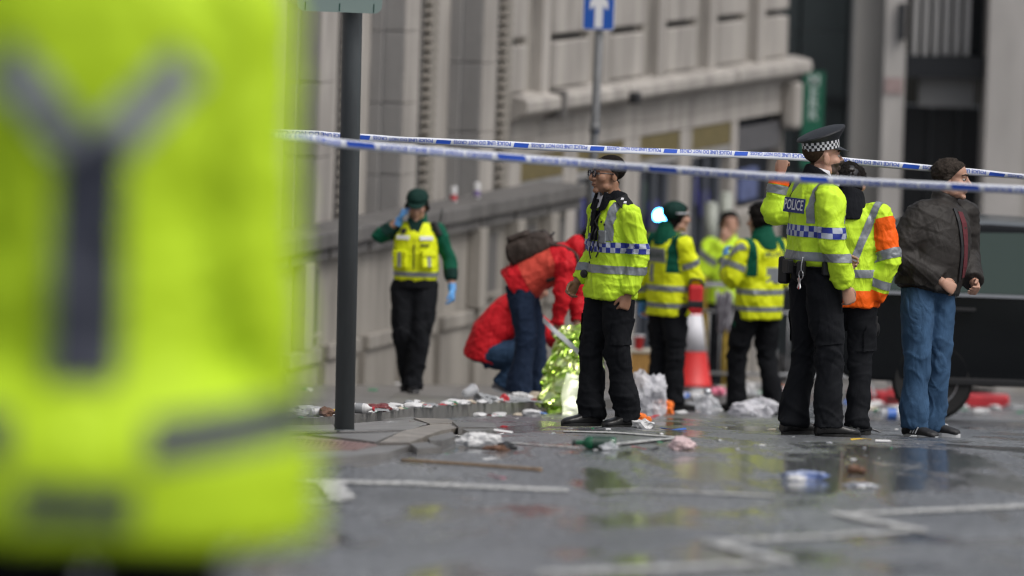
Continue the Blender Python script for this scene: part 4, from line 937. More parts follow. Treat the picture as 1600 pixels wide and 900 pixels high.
# ------------------------------------------------------------------ the two people in red
M_redc=fabric('red_shell_cloth',(.56,.012,.020),.62,.5,9,.12); M_redl=fabric('coral_lining',(.62,.075,.05),.7,.4,9,.1)
M_nj=fabric('navy_denim',(.014,.026,.055),.85,.4,8,.25); M_bj=fabric('mid_denim',(.022,.048,.095),.85,.4,8,.25)
M_trw=mat('white_trainer',(.50,.50,.53),.5,var=.2,scale=30)
p=person('person in red jacket crouching over the foil blanket in blue jeans',stand(792,67.4),facing(1,.05),1.68,
  dict(pel=(0,-.20,.36),wai=(0,-.16,.52),che=(0,-.02,.68),nek=(0,.12,.83),hd=(0,.20,.94),shR=(.18,.06,.78),elR=(.22,.28,.58),wrR=(.17,.50,.47),shL=(-.18,.06,.78),elL=(-.21,.30,.56),wrL=(-.12,.50,.40),
  hiR=(.10,-.20,.34),knR=(.17,.20,.43),anR=(.12,-.04,.13),hiL=(-.10,-.20,.34),knL=(-.17,.20,.46),anL=(-.12,.06,.085),toR=(.1,1,0)),S_tan,.008,face=False,curl=(.3,.4),hpitch=math.radians(-25))
g=garment(p,'jacket',jacket_geo(p,-.06,1.10,1.12,.05,1.02,.62),M_redc,.011,8,(.010,FK),101); finish(g)
t=std_trousers(p,M_bj,1.10,1.0,103,.009,pockets=False,name='jeans',thigh=1.12); finish(t)
shoe(p,'R',mat('grey_trainer',(.16,.16,.18),.55),M_wsole,'trainer',.05,pitch=math.radians(-24)); shoe(p,'L',MATS['grey_trainer'],M_wsole,'trainer',.05)
p=person('person in red hooded jacket bending over with a brown backpack',stand(812,66.0),facing(1,-.12),1.70,
  dict(pel=(0,-.03,.93),wai=(0,.10,1.03),che=(0,.26,1.10),nek=(0,.42,1.18),hd=(0,.53,1.25),shR=(.18,.36,1.13),elR=(.21,.34,.85),wrR=(.17,.30,.62),shL=(-.18,.36,1.13),elL=(-.22,.42,.85),wrL=(-.15,.42,.62),
  hiR=(.10,-.02,.90),knR=(.11,.05,.50),anR=(.10,.0,.085),hiL=(-.10,-.02,.90),knL=(-.10,.10,.50),anL=(-.10,.13,.085)),S_tan,.008,face=False,hpitch=math.radians(-45),hairth=.012)
g=garment(p,'jacket',jacket_geo(p,-.07,1.10,1.02,.05,1.0),M_redc,.011,8,(.010,FK),111)
band(g,'coral_side_panel',M_redl,(0,),[(V((.05,0,0)),V((1,0,0))),(lerp_spine(p.spine,.15),(p.spine[-1]-p.spine[0]).normalized()),(lerp_spine(p.spine,.7),-(p.spine[-1]-p.spine[0]).normalized())],.002); finish(g)
bm=bmesh.new(); a_tube(bm,[p.J['nek']+V((0,-.10,.0)),p.J['nek']+V((0,.0,.04)),p.J['nek']+V((0,.06,.04))],[.06,.115,.10],16,3); frombm('hood',remesh(bm,.01,4),M_redc,g.obj,smooth=True)
t=std_trousers(p,M_nj,1.16,1.25,113,.008,pockets=False,name='jeans'); finish(t)
for s in 'RL': shoe(p,s,M_trw,M_wsole,'trainer',.05)
# backpack on the bent back
M_pack=fabric('brown_pack_cloth',(.050,.038,.032),.6,.4,10,.25)
bk=empty('backpack'); ax=(p.spine[-1]-p.spine[0]).normalized(); wv=p.root.matrix_basis
bk.location=wv@(lerp_spine(p.spine,.36)+V((.0,-.06,.175))); bk.rotation_euler=(0,0,p.root.rotation_euler.z); tag(bk,'brown backpack on the back of the bending person','backpack')
bm=bmesh.new(); Mx=Matrix.Rotation(math.radians(22),4,'X'); a_loft(bm,[(Mx@V((0,y,0)),(Mx.to_3x3()@V((w,0,0))),(Mx.to_3x3()@V((0,0,h)))) for y,w,h in ((-.19,.10,.05),(-.165,.145,.095),(-.05,.16,.115),(.08,.155,.105),(.15,.13,.085),(.175,.07,.04))],20,power=3.2); b_=remesh(bm,.009,5); folds(b_,.006,dict(a=V((0,0,0))),(('a',.3),),7); frombm('bag_body',b_,M_pack,bk,smooth=True)
bm=bmesh.new(); a_loft(bm,[(Mx@V((0,y,.115)),(Mx.to_3x3()@V((w,0,0))),(Mx.to_3x3()@V((0,0,.03)))) for y,w in ((-.15,.07),(-.13,.11),(.0,.115),(.03,.09))],16,power=3); frombm('front_pocket',remesh(bm,.008,3),M_pack,bk,smooth=True)
tubeo('zip',[Mx@V((-.12,-.17,.09)),Mx@V((-.15,0,.108)),Mx@V((-.13,.14,.09))],.005,M_belt,bk); tubeo('carry_loop',[Mx@V((-.03,.17,.03)),Mx@V((0,.21,.05)),Mx@V((.03,.17,.03))],.008,M_belt,bk)
for sx in (-1,1): tubeo('shoulder_strap',[Mx@V((sx*.10,.15,-.02)),V((sx*.12,.28,.02)),V((sx*.17,.38,-.05)),V((sx*.19,.36,-.16)),V((sx*.17,.15,-.24))],.016,M_pack,bk)

# ------------------------------------------------------------------ two ambulance workers
def amb(label,base,rz,h,J,seed,cap,hy,curl=(.5,.5),gl=(None,None),hd=(None,None),pm=None):
    p=person(label,base,rz,h,J,S_fair,.008,face=False,curl=curl,hyaw=hy,gloves=gl,hairth=.006 if cap else .028,hdir=hd,palm=pm,hairplane=((0,.01,-.02),(0,-.80,.55)))
    k=p.k; g=garment(p,'jacket',jacket_geo(p,-.16,1.05,1.12,.04,1.04),M_yell,.011,7,(.009,FK),seed); JJ=p.J
    band(g,'reflective_band',M_refl,(0,),zb(.865*k,.905*k),.004); band(g,'reflective_band',M_refl,(0,),zb(1.005*k,1.050*k),.004)
    for s,i in (('R',1),('L',2)):
        band(g,'reflective_band',M_refl,(i,),between(JJ['sh'+s],JJ['el'+s],.50,.68),.004); band(g,'reflective_band',M_refl,(i,),between(JJ['el'+s],JJ['wr'+s],.35,.56),.004)
        band(g,'green_cuff',M_green,(i,),[(JJ['el'+s].lerp(JJ['wr'+s],.80),(JJ['wr'+s]-JJ['el'+s]).normalized())],.004)
        sx=1 if s=='R' else -1; band(g,'green_shoulder_panel',M_green,(0,i),[(V((sx*.125*k,0,0)),V((sx,0,0))),(V((sx*.20*k,0,0)),V((-sx,0,0))),(V((0,0,1.16*k)),Z)],.003)
    finish(g)
    bm=bmesh.new(); a_tube(bm,[JJ['nek']+V((0,-.01,-.09)),JJ['nek']+V((0,-.01,-.03)),JJ['nek']+V((0,0,.05)),JJ['nek']+V((0,.01,.08))],[.125*k,.120*k,.096*k,.088*k],18,3); b_=remesh(bm,.010,3); folds(b_,.006,JJ,(),3,base=1); frombm('collar',b_,M_green,p.root,smooth=True)
    t=std_trousers(p,M_black,1.16,1.06,seed+1,.010); 
    finish(t); shoe(p,'R',M_boot,M_sole); shoe(p,'L',M_boot,M_sole)
    if cap:
        bm=bmesh.new(); a_ell(bm,p.T@V((0,-.018,.048)),(.092*k,.112*k,.088*k),p.T.to_3x3().normalized()); cp=frombm('cap',bm,M_dgreen,p.root,smooth=True)
        bm=bmesh.new(); pts=[p.T@V((.096*math.cos(a),-.018+.116*math.sin(a),.035)) for a in np.linspace(-.3,math.pi+.3,14)]; a_tube(bm,pts,[.009*k]*14,8,1); frombm('goggles',bm,mat('grey_goggles',(.35,.36,.38),.3),p.root,smooth=True)
    return p,g,t
p,g,t=amb('ambulance worker in green cap and yellow jacket beside the traffic cone',stand(1038,70.5),facing(.80,.60),1.74,
  dict(elL=(-.26,-.10,1.13),wrL=(-.29,-.05,.88),elR=(.21,.10,1.13),wrR=(.03,.30,1.06),anL=(-.09,-.04,.085),anR=(.09,.03,.085),hd=(.05,.02,1.615)),121,True,math.radians(-10),gl=(None,M_glove))
k=p.k; sew(p,g,'reflective_panel',M_refl,V((0,-.7,1.30*k)),V((0,1,0)),Z,.25,.12,.005,text='AMBULANCE',tm=mat('grey_green_print',(.05,.09,.07),.7),tsize=.07); strap(p,g,'reflective_strip',M_refl,[(V((-.04,-.7,z)),V((0,1,0))) for z in (1.22,1.14,1.07)],.05,.003)
P4=p
rb=empty('medical_pouch',at(1087,462,70.3)); tag(rb,'small red and black medical pouch held in front of the capped ambulance worker','pouch')
bm=bmesh.new(); a_box(bm,-.06,.06,-.04,.04,-.14,.09,bev=.025); frombm('pouch_body',bm,mat('red_pouch_cloth',(.55,.015,.02),.6),rb); bm=bmesh.new(); a_box(bm,-.064,.064,-.044,.044,-.10,-.04,bev=.01); frombm('black_strap',bm,M_belt,rb); tubeo('handle',[(-.05,0,.08),(-.04,0,.13),(.04,0,.13),(.05,0,.08)],.01,M_belt,rb)
p,g,t=amb('dark haired ambulance worker in yellow jacket seen from behind, arm bent up',stand(1180,71.5),facing(-.58,.81),1.74,
  dict(elL=(-.28,.03,1.13),wrL=(-.20,.22,1.30),elR=(.25,.02,1.13),wrR=(.12,.24,1.10),anL=(-.14,.09,.085),knL=(-.14,.09,.5),anR=(.12,-.12,.085)),131,False,math.radians(25),gl=(None,M_glove),hd=(None,(.3,.5,.6)))
k=p.k; sew(p,g,'reflective_panel',M_refl,V((.03,-.7,1.17*k)),V((0,1,0)),Z,.15,.13,.005); sew(p,g,'back_lettering',M_yell,V((.03,-.7,1.345*k)),V((0,1,0)),Z,.24,.07,.003,text='AMBULANCE',tm=MATS['grey_green_print'],tsize=.07)
sew(p,t,'green_piping',M_green,p.J['hiL'].lerp(p.J['knL'],.55)+V((-.6,.0,0)),V((1,0,0)),Z,.02,.16,.005)
# ------------------------------------------------------------------ far officer behind the barrier
p=person('distant dark haired person in lime jacket behind the barrier with hand at face',stand(1131,89),facing(.1,-1),1.86,
  dict(shR=(.19,-.01,1.41),elR=(.26,.08,1.16),wrR=(.08,.13,1.46),elL=(-.25,.05,1.15),wrL=(-.10,.20,1.20)),S_fair,.009,curl=(.4,.6),hdir=((-.25,.1,.95),None),palm=((-.3,-1,0),None),hairth=.015,face=False)
k=p.k; g=garment(p,'jacket',jacket_geo(p,-.1,1.03,1.05,.05,1.02),M_lime,.013,7,(.008,FK),141); band(g,'reflective_band',M_refl,(0,1,2),zb(1.02*k,1.07*k),.004); 
band(g,'reflective_band',M_refl,(1,),between(p.J['elR'],p.J['wrR'],.3,.5),.004); finish(g)
t=std_trousers(p,M_black,1.05,1.05,143,.008,pockets=False); finish(t); shoe(p,'R',M_boot,M_sole); shoe(p,'L',M_boot,M_sole)
# ------------------------------------------------------------------ officer close to the camera, far out of focus
p=person('large blurred officer in lime jacket standing close by, seen from behind',stand(118,12.7,-60),facing(.04,1),1.83,
  dict(che=(0,.005,1.30),nek=(0,-.015,1.56),hd=(0,.015,1.70),shR=(.185,-.01,1.43),shL=(-.185,-.01,1.43),elR=(.205,-.03,1.09),wrR=(.245,.03,.76),elL=(-.215,-.03,1.09),wrL=(-.245,.03,.76)),S_fair,.008,face=False)
k=p.k; M_lime2=fabric('green_lime_hivis_cloth',(.47,.69,.022),.55,.4,8,.1)
g=garment(p,'jacket',jacket_geo(p,-.265,1.04,1.12,.08,1.0,flare=1.6),M_lime2,.013,7,(.009,FK),151); J=p.J
M_nrefl=mat('dark_grey_harness',(.035,.040,.062),.7,.0,var=.2,scale=20)

for sx in (1,-1): band(g,'reflective_band',M_nrefl,None,[(V((0,0,.825)),V((-.16*sx,0,1)).normalized()),(V((0,0,.89)),V((.16*sx,0,-1)).normalized()),(V((sx*.10,0,0)),V((sx,0,0)))],.004)
band(g,'reflective_band',M_nrefl,None,zb(.755,.81)+[(V((-.088,0,0)),V((1,0,0))),(V((.088,0,0)),V((-1,0,0)))],.004)
finish(g)
strap(p,g,'back_strap',M_nrefl,[(V((.0,-.8,z)),V((0,1,0))) for z in np.linspace(1.325,.955,9)],.100,.004)
for sx in (-1,1): strap(p,g,'shoulder_strap',MATS['grey_reflective_tape'],[(V((sx*(.02+.115*q/7),-.8,(1.30+.145*q/7))),V((0,1,-.02*q/7))) for q in range(8)],.066,.004)
t=std_trousers(p,M_black,1.08,1.05,153,.009); finish(t); shoe(p,'R',M_boot,M_sole); shoe(p,'L',M_boot,M_sole)
# ================================================================== STREET FURNITURE
M_pole=mat('grey_green_painted_steel',(.075,.085,.090),.42,var=.25,scale=4,bump=.05,bscale=30,stretch=(2,2,.4))
pb=stand(538,50.0); ptop=at(551,10,50.0); pb.z+=.036
sp=tag(empty('sign_post',pb),'thick grey green steel post standing on the crossing island','sign post')
axis=(ptop-pb).normalized(); tubeo('post',[V((0,0,-.05)),axis*5.2],.0585,M_pole,sp,24,smooth=False)
tubeo('base_collar',[V((0,0,-.03)),V((0,0,.010))],.0605,M_pole,sp,24,smooth=False)
M_sgreen=mat('dark_green_sign',(.006,.055,.042),.35); M_srim=mat('pale_sign_rim',(.22,.29,.27),.4)
def rrect(w,h,r,n=5):
    out=[]
    for cx,cy,a0 in ((w/2-r,h/2-r,0),(-w/2+r,h/2-r,90),(-w/2+r,-h/2+r,180),(w/2-r,-h/2+r,270)):
        for i in range(n+1): a=math.radians(a0+90*i/n); out.append((cx+r*math.cos(a),cy+r*math.sin(a)))
    return out
def plate(name,w,h,r,y0,y1,m,parent,loc=(0,0,0)):
    o=rrect(w,h,r); n=len(o); vs=[V((x,y0,z)) for x,z in o]+[V((x,y1,z)) for x,z in o]
    return frompy(name,vs,[tuple(range(n)),tuple(range(2*n-1,n-1,-1))]+[((i+1)%n,i,i+n,(i+1)%n+n) for i in range(n)],m,parent,loc=loc)
c=at(531,19,49.86); w_=132/267; h_=.62
sg=tag(empty('direction_sign',c+V((0,0,h_/2))),'dark green sign with pale rim at the top of the thick post','sign'); sg.rotation_euler=(0,math.radians(.4),0)
plate('rim',w_,h_,.045,-.012,.03,M_srim,sg); plate('face',w_-.03,h_-.13,.02,-.018,-.012,M_sgreen,sg,(0,0,.035))
plate('rim_joint',.006,.045,.001,-.0145,-.012,M_sgreen,sg,(0,0,-h_/2+.03)); plate('bracket',.16,.10,.01,.03,.10,M_pole,sg)
for x in (-.2,.2): plate('rim_corner',.005,.05,.001,-.0145,-.012,M_sgreen,sg,(x,0,-h_/2+.03))
# blue one-way sign
D_=80.0; b0=stand(910,D_); tp=at(938,40,D_)
ow=tag(empty('one_way_sign',b0),'blue square sign with white upward arrow on a slim grey post','sign')
off=tp-b0; tubeo('post',[V((0,0,-.1)),V((off.x,0,off.z+.6))],.040,mat('grey_post',(.13,.135,.14),.5,var=.2,scale=6),ow,16,smooth=False)
c=at(935.5,22,D_)-b0; s_=F/D_; W2=50/s_; H2=.42; cz=at(935,47,D_).z-b0.z+H2/2
M_sb=mat('sign_blue',(.012,.09,.42),.4); yy=-.06
plate('border',W2,H2,.03,yy,yy+.01,M_wprint,ow,(c.x,0,cz)); plate('face',W2-.018,H2-.018,.025,yy-.003,yy,M_sb,ow,(c.x,0,cz))
ar=[(-.038,-.185),(.038,-.185),(.038,.02),(.085,-.02),(.085,.06),(0,.155),(-.085,.06),(-.085,-.02),(-.038,.02)]
n=len(ar); frompy('arrow',[V((x+c.x,yy-.006,z+cz)) for x,z in ar]+[V((x+c.x,yy-.003,z+cz)) for x,z in ar],[tuple(range(n)),tuple(range(2*n-1,n-1,-1))]+[((i+1)%n,i,i+n,(i+1)%n+n) for i in range(n)],M_wprint,ow)
tubeo('post_clamp',[V((off.x*.62,0,(off.z+.6)*.60)),V((off.x*.635,0,(off.z+.6)*.625))],.048,MATS['grey_post'],ow,16,smooth=False)
# green hanging sign with lettering
hs_=tag(empty('hanging_sign',at(1268,240,112.5)),'tall green banner sign with white letters fixed to the stone building corner','sign')
s_=F/112.5; w_=33/s_; zt=at(1268,112,112.5).z-hs_.location.z; zb_=at(1268,262,112.5).z-hs_.location.z
boxo('board',-w_/2,w_/2,-.05,.05,zb_,zt,mat('banner_green',(.006,.105,.058),.5),hs_); boxo('bracket',-.42,-w_/2,-.02,.02,zt-.40,zt-.34,M_belt,hs_)
for i,ch in enumerate('MERR'):
    vs,fs=text_mesh(ch); frompy('letter',[V((v.x*.20,-.054,v.y*.19+zt-.11-.155*i)) for v in vs],fs,mat('pale_letter',(.50,.58,.55),.6),hs_)
# ------------------------------------------------------------------ police tapes
M_tape=mat('white_tape',(.66,.69,.76),.35,var=.06,scale=12); M_tblue=mat('tape_blue',(.02,.085,.50),.4)
M_tape.node_tree.nodes['Principled BSDF'].inputs['Transmission Weight'].default_value=0
def tape(label,pix,hgt,mode,phase,period=.75,tilt=.25):
    P=catmull([at(x,y,d) for x,y,d in pix],24); L_=[0]
    for a,b in zip(P[:-1],P[1:]): L_.append(L_[-1]+(b-a).length)
    L_=np.array(L_); A=np.array([q[:] for q in P]); tot=L_[-1]
    def pt(s,v):
        s=min(max(s,0),tot); c=V([np.interp(s,L_,A[:,i]) for i in range(3)]); tw=tilt*math.sin(s*1.1+phase*3)+.16*math.sin(s*4.3)+.10*math.sin(s*9.7)
        up=V((0,-math.sin(tw),math.cos(tw))); return c+up*(v*hgt), V((0,-math.cos(tw),-math.sin(tw)))
    root=empty('police_tape',P[len(P)//2]); tag(root,label,'tape'); inv=-root.location
    ns=int(tot/.05); vs=[];fs=[]
    for i in range(ns+1):
        for v in (-.5,-.2,.2,.5):
            c,n=pt(tot*i/ns,v); c=c+n*(.006*(abs(v)<.4)); vs.append(c+inv)
    for i in range(ns):
        for q in range(3): j=i*4+q; fs.append((j,j+1,j+5,j+4))
    o=frompy('strip',vs,fs,M_tape,root,smooth=True); sd=o.modifiers.new('thickness','SOLIDIFY'); sd.thickness=.0006; sd.offset=1
    tv,tf=text_mesh('POLICE LINE DO NOT CROSS'); xs=[v.x for v in tv]; ys=[v.y for v in tv]; x0,x1=min(xs),max(xs); yc=(min(ys)+max(ys))/2; yh=max(ys)-min(ys)
    s=-period+phase*period
    while s<tot+period:
        # blue dash
        q=[];nn=6
        for i in range(nn+1):
            for v in (-.20,.36):
                ss=s+.14*i/nn+.02*v*(1 if mode=='rot' else -1); c,n=pt(ss,v); q.append(c+n*.0085+inv)
        if 0<s<tot-.2: frompy('blue_dash',q,[(2*i,2*i+1,2*i+3,2*i+2) for i in range(nn)],M_tblue,root)
        a0=s+.17; a1=s+period-.03
        if a0>0 and a1<tot:
            vv=[]
            for v in tv:
                u=(v.x-x0)/(x1-x0); w=(v.y-yc)/yh*.52
                if mode=='rot': u=1-u; w=-w+.16
                else: w=-w+.04
                c,n=pt(a0+(a1-a0)*u,w); vv.append(c+n*.0085+inv)
            frompy('lettering',vv,tf,M_tblue,root)
        s+=period
    return root
tape('upper white and blue tape passing behind the thick post to the raised hand',[(-900,186,50.2),(-160,196,50.8),(430,208,50.9),(538,213.5,51.0),(800,227,52.2),(1000,236,53.2),(1216,244,54.35),(1300,250,54.6),(1475,265,55.2),(1760,292,56),(2600,380,57)],.048,'rot',.42,.755,.5)
tape('lower white and blue tape crossing before the thick post and the officer with glasses',[(-900,180,42.6),(-160,196,42.6),(430,213,42.6),(538,225,42.6),(800,247,42.6),(1000,262,42.6),(1215,277,42.6),(1475,291,42.6),(1760,303,42.6),(2600,330,42.6)],.046,'flip',.10,.757,.38)
# ------------------------------------------------------------------ traffic cone
M_cred=mat('cone_red',(.62,.022,.020),.45,var=.12,scale=6); M_cwh=mat('cone_sleeve',(.62,.62,.66),.45,var=.12,scale=8); M_crub=mat('cone_base_rubber',(.02,.02,.022),.7)
cb=stand(1080,83.5); cone=tag(empty('traffic_cone',cb,.35),'tall red and white traffic cone beside the capped ambulance worker','traffic cone')
def cr(z): return .200-.162*z/1.0
latheo('cone_body',[(.215,.06),(cr(.06),.085),(cr(.40),.40),(cr(.76),.76),(cr(1.0),1.0),(.02,1.005)],M_cred,cone,32).data.polygons.foreach_set('use_smooth',[True]*(32*5+2))
latheo('reflective_sleeve',[(cr(.40)+.004,.40),(cr(.76)+.004,.76)],M_cwh,cone,32).data.polygons.foreach_set('use_smooth',[True]*34)
boxo('base',-.25,.25,-.25,.25,0,.06,M_crub,cone,.02)
# ------------------------------------------------------------------ crowd barrier, posts, crate
M_galv=mat('galvanised_steel',(.36,.37,.38),.5,.4,var=.2,scale=10)
bb=stand(1118,84.6); bar=tag(empty('crowd_barrier',bb,math.radians(8)),'grey steel crowd barrier behind the traffic cone','barrier')
x0,x1=-.20,1.75
tubeo('rail',[(x0,0,.12),(x0,0,1.0),(x0+.05,0,1.06),(x1-.05,0,1.06),(x1,0,1.0),(x1,0,.12)],.022,M_galv,bar,10,smooth=False); tubeo('rail',[(x0,0,.18),(x1,0,.18)],.016,M_galv,bar,8,smooth=False); tubeo('rail',[(x0,0,.80),(x1,0,.80)],.014,M_galv,bar,8,smooth=False)
for i in range(16): x=x0+.11+i*.115; tubeo('upright_bar',[(x,0,.18),(x,0,.80)],.008,M_galv,bar,6,smooth=False)
for x in (x0+.05,x1-.2): tubeo('foot',[(x,-.3,.01),(x,0,.12),(x,.3,.01)],.018,M_galv,bar,8,smooth=False)
def cloth(name,loc,w,h,m,seed,label,cat,rz=0):
    rs=np.random.RandomState(seed); vs=[];fs=[];n=14
    for j in range(n):
        for i in range(n):
            u,v=i/(n-1)-.5,j/(n-1); vs.append(V((u*w*(1-.25*v+.1*math.sin(6*v)),.06*math.sin(u*17+3*v)+.03*math.sin(u*31+v*9),-v*h+.02*math.sin(9*u))))
    for j in range(n-1):
        for i in range(n-1): a=j*n+i; fs.append((a,a+1,a+n+1,a+n))
    o=frompy(name,vs,fs,m,smooth=True,loc=loc,rot=(0,0,rz)); sd=o.modifiers.new('t','SOLIDIFY'); sd.thickness=.006; return tag(o,label,cat)
cloth('hanging_cloth',at(1132,456,84.3),.17,.40,mat('pale_grey_cloth',(.34,.33,.36),.8,var=.25,scale=12),3,'pale grey cloth hung over the crowd barrier','cloth')
for i,(x,d,hh,lb) in enumerate(((1124,93,2.1,'yellow street post with pale top, nearer the distant person'),(1102,94,2.0,'yellow street post with pale top, nearer the capped ambulance worker'))):
    q=tag(empty('street_post',stand(x,d)),lb,'post'); tubeo('shaft',[(0,0,-.1),(0,0,hh*.74)],.075,mat('dull_yellow_paint',(.40,.27,.03),.5,var=.3,scale=5),q,14,smooth=False); tubeo('pale_top',[(0,0,hh*.74),(0,0,hh)],.07,mat('pale_post_top',(.30,.32,.28),.5),q,14,smooth=False); bm=bmesh.new(); a_ell(bm,(0,0,hh),(.07,.07,.04)); frombm('cap',bm,MATS['pale_post_top'],q,smooth=True)
cr_=tag(empty('wooden_crate',stand(1012,82.5)),'yellowish wooden crate standing between the officer with glasses and the cone','crate')
M_wood=mat('yellow_wood',(.40,.22,.055),.6,var=.3,scale=4,stretch=(8,8,1)); boxo('carcass',-.17,.11,-.14,.14,0,.36,mat('dark_wood',(.10,.055,.02),.7),cr_)
for i in range(5): boxo('plank',-.18+i*.06,-.125+i*.06,-.156,-.142,.0,.37,M_wood,cr_,.003)
boxo('lid',-.19,.13,-.17,.16,.372,.40,mat('pale_lid',(.40,.37,.30),.6),cr_,.005)
def cup_at(name,loc,r,h,m,label,rim=None,tip=None):
    root=tag(empty(name,loc),label,'cup')
    if tip: root.rotation_euler=tip
    bm=bmesh.new(); lathe(bm,[(r*.72,0),(r*.98,h),(r,h),(r,h+.004),(r*.94,h+.004),(r*.92,h),(r*.68,.006)],20); o=frombm('cup_wall',bm,m,root,smooth=True)
    latheo('rim',[(r*1.0,h-.004),(r*1.06,h),(r*1.06,h+.007),(r*.98,h+.008)],rim or m,root,20); return root
cup_at('paper_cup',cr_.location+V((-.10,-.06,.401)),.05,.13,mat('red_cup',(.60,.02,.03),.5),'red cup standing on the yellowish wooden crate',mat('cup_rim_white',(.7,.7,.7),.5))
# blue beacon on a dark stand
bq=tag(empty('blue_beacon',stand(1026,80)),'bright blue flashing beacon lamp on a dark pole behind the officers','beacon lamp')
zc=at(1031,337,80).z-bq.location.z; xo=at(1031,337,80).x-bq.location.x
tubeo('pole',[(xo,0,0),(xo,0,zc-.06)],.02,M_belt,bq,10,smooth=False); latheo('lamp_base',[(.05,-.075),(.055,-.06),(.05,-.045)],M_belt,bq,16,Matrix.Translation((xo,0,zc)))
bm=bmesh.new(); a_ell(bm,(xo,0,zc),(.062,.062,.062)); frombm('lamp_dome',bm,mat('lit_blue_lamp',(.05,.2,.9),.3,emit=(.06,.36,1.0),estr=40),bq,smooth=True)
latheo('foot',[(.16,0),(.16,.03),(.03,.05)],M_belt,bq,16,Matrix.Translation((xo,0,0)))
# ------------------------------------------------------------------ dark car side-on at the right
M_car=mat('black_car_paint',(.004,.005,.006),.18,spec=.3); M_cg=mat('car_glass_green',(.035,.06,.05),.06,spec=.7); M_trim=mat('car_trim',(.015,.015,.016),.4); M_tyre=mat('tyre',(.012,.012,.012),.8); M_alloy=mat('alloy_wheel',(.35,.36,.38),.35,.8)
cbz=stand(1300,69.0); car=tag(empty('parked_car',cbz,math.radians(-3)),'black car parked side on behind the man in jeans','car')
prof=[(0.0,.62),(.02,.40),(.10,.33),(.35,.31),(4.0,.31),(4.35,.36),(4.45,.55),(4.42,.82),(4.2,.93),(3.25,1.02),(2.55,1.50),(2.2,1.585),(1.2,1.61),(.55,1.575),(.30,1.50),(.12,1.08),(.02,.90)]
def side(name,pr,y0,y1,m,parent,ins=None):
    n=len(pr); vs=[]
    for y in (y0,y1):
        for x,z in pr: vs.append(V((x,y+(.12*max(0,z-.95) if y==y0 else -.12*max(0,z-.95))*1.0,z)))
    bm=bmesh.new(); q=[bm.verts.new(v) for v in vs]; bm.faces.new(q[:n]); bm.faces.new(q[n:][::-1])
    for i in range(n): bm.faces.new((q[i],q[i+n],q[(i+1)%n+n],q[(i+1)%n]))
    bmesh.ops.recalc_face_normals(bm,faces=bm.faces)
    if ins: bmesh.ops.bevel(bm,geom=[e for e in bm.edges if len(e.link_faces)==2 and e.calc_face_angle()>.5],offset=ins,segments=3,affect='EDGES',profile=.6)
    return frombm(name,bm,m,parent)
o=side('body',prof,0,1.75,M_car,car,.05); autosmooth(o,30)
def ywin(z): return .12*max(0,z-.95)-.012
def win(name,pr,m): 
    n=len(pr); vs=[V((x,ywin(z),z)) for x,z in pr]+[V((x,ywin(z)+.03,z)) for x,z in pr]; return frompy(name,vs,[tuple(range(n)),tuple(range(2*n-1,n-1,-1))]+[((i+1)%n,i,i+n,(i+1)%n+n) for i in range(n)],m,car)
win('window',[(.26,1.05),(.72,1.05),(.74,1.52),(.62,1.53),(.40,1.48)],M_cg); win('window',[(.80,1.05),(1.62,1.05),(1.62,1.55),(.82,1.53)],M_cg); win('window',[(1.70,1.05),(2.95,1.05),(2.48,1.45),(2.2,1.53),(1.70,1.55)],M_cg)
win('window_trim',[(.20,1.02),(3.0,1.02),(3.0,1.045),(.20,1.045)],M_alloy)
for x in (.76,1.66): win('door_seam',[(x,.42),(x+.012,.42),(x+.012,1.0),(x,1.0)],M_trim)
for x in (.95,1.9): boxo('door_handle',x,x+.18,-.04,.0,.90,.93,M_trim,car,.008)
boxo('sill',.9,3.4,-.015,.05,.30,.36,M_trim,car,.01); boxo('rear_lamp',.0,.10,-.012,.2,.86,1.02,mat('red_lamp',(.25,.01,.01),.2),car,.01)
for x in (.80,3.60):
    for y in (.10,1.65):
        w=empty('wheel',(x,y,.33)); w.parent=car; Mx=Matrix.Rotation(math.pi/2,4,'X')
        latheo('tyre',[(.20,-.09),(.30,-.10),(.33,-.06),(.33,.06),(.30,.10),(.20,.09)],M_tyre,w,28,Mx)
        latheo('rim',[(.03,.07),(.19,.085),(.21,.095),(.22,.085)],M_alloy,w,28,Mx)
# red plastic barrier feet beyond the car
for i,(x,lb) in enumerate(((1352,'red plastic barrier block seen under the black car, left one'),(1393,'red plastic barrier block seen under the black car, right one'),(1500,'red plastic barrier block seen under the black car beyond the man in jeans'))):
    q=tag(empty('barrier_block',stand(x,88)),lb,'barrier'); boxo('block',-.18 if i<2 else -.5,.15 if i<2 else .5,-.15,.15,.0,.13,mat('barrier_red',(.50,.03,.04),.5,var=.3,scale=8),q,.02); boxo('slot',-.06,.06,-.158,-.14,.04,.09,mat('slot_dark',(.08,.01,.01),.6),q); boxo('lug',-.05,.05,-.05,.05,.13,.16,MATS['barrier_red'],q,.01)
# ------------------------------------------------------------------ foil blanket
def foilmat(name,c1,c2,metal,rough):
    m=bpy.data.materials.new(name); nt,N,L,b=nodes(m); tc=N.new('ShaderNodeTexCoord'); v=N.new('ShaderNodeTexNoise'); v.inputs['Scale'].default_value=9; v.inputs['Detail'].default_value=3; L.new(tc.outputs['Object'],v.inputs['Vector'])
    r=N.new('ShaderNodeValToRGB'); r.color_ramp.elements[0].position=.4; r.color_ramp.elements[1].position=.6; r.color_ramp.elements[0].color=(*c1,1); r.color_ramp.elements[1].color=(*c2,1); L.new(v.outputs['Fac'],r.inputs['Fac']); L.new(r.outputs['Color'],b.inputs['Base Color'])
    b.inputs['Metallic'].default_value=metal; b.inputs['Roughness'].default_value=rough; return m
M_foil=foilmat('gold_green_foil',(.40,.60,.10),(.82,.92,.42),.95,.13); M_foil2=foilmat('pale_foil_back',(.70,.78,.50),(.85,.90,.70),.35,.35)
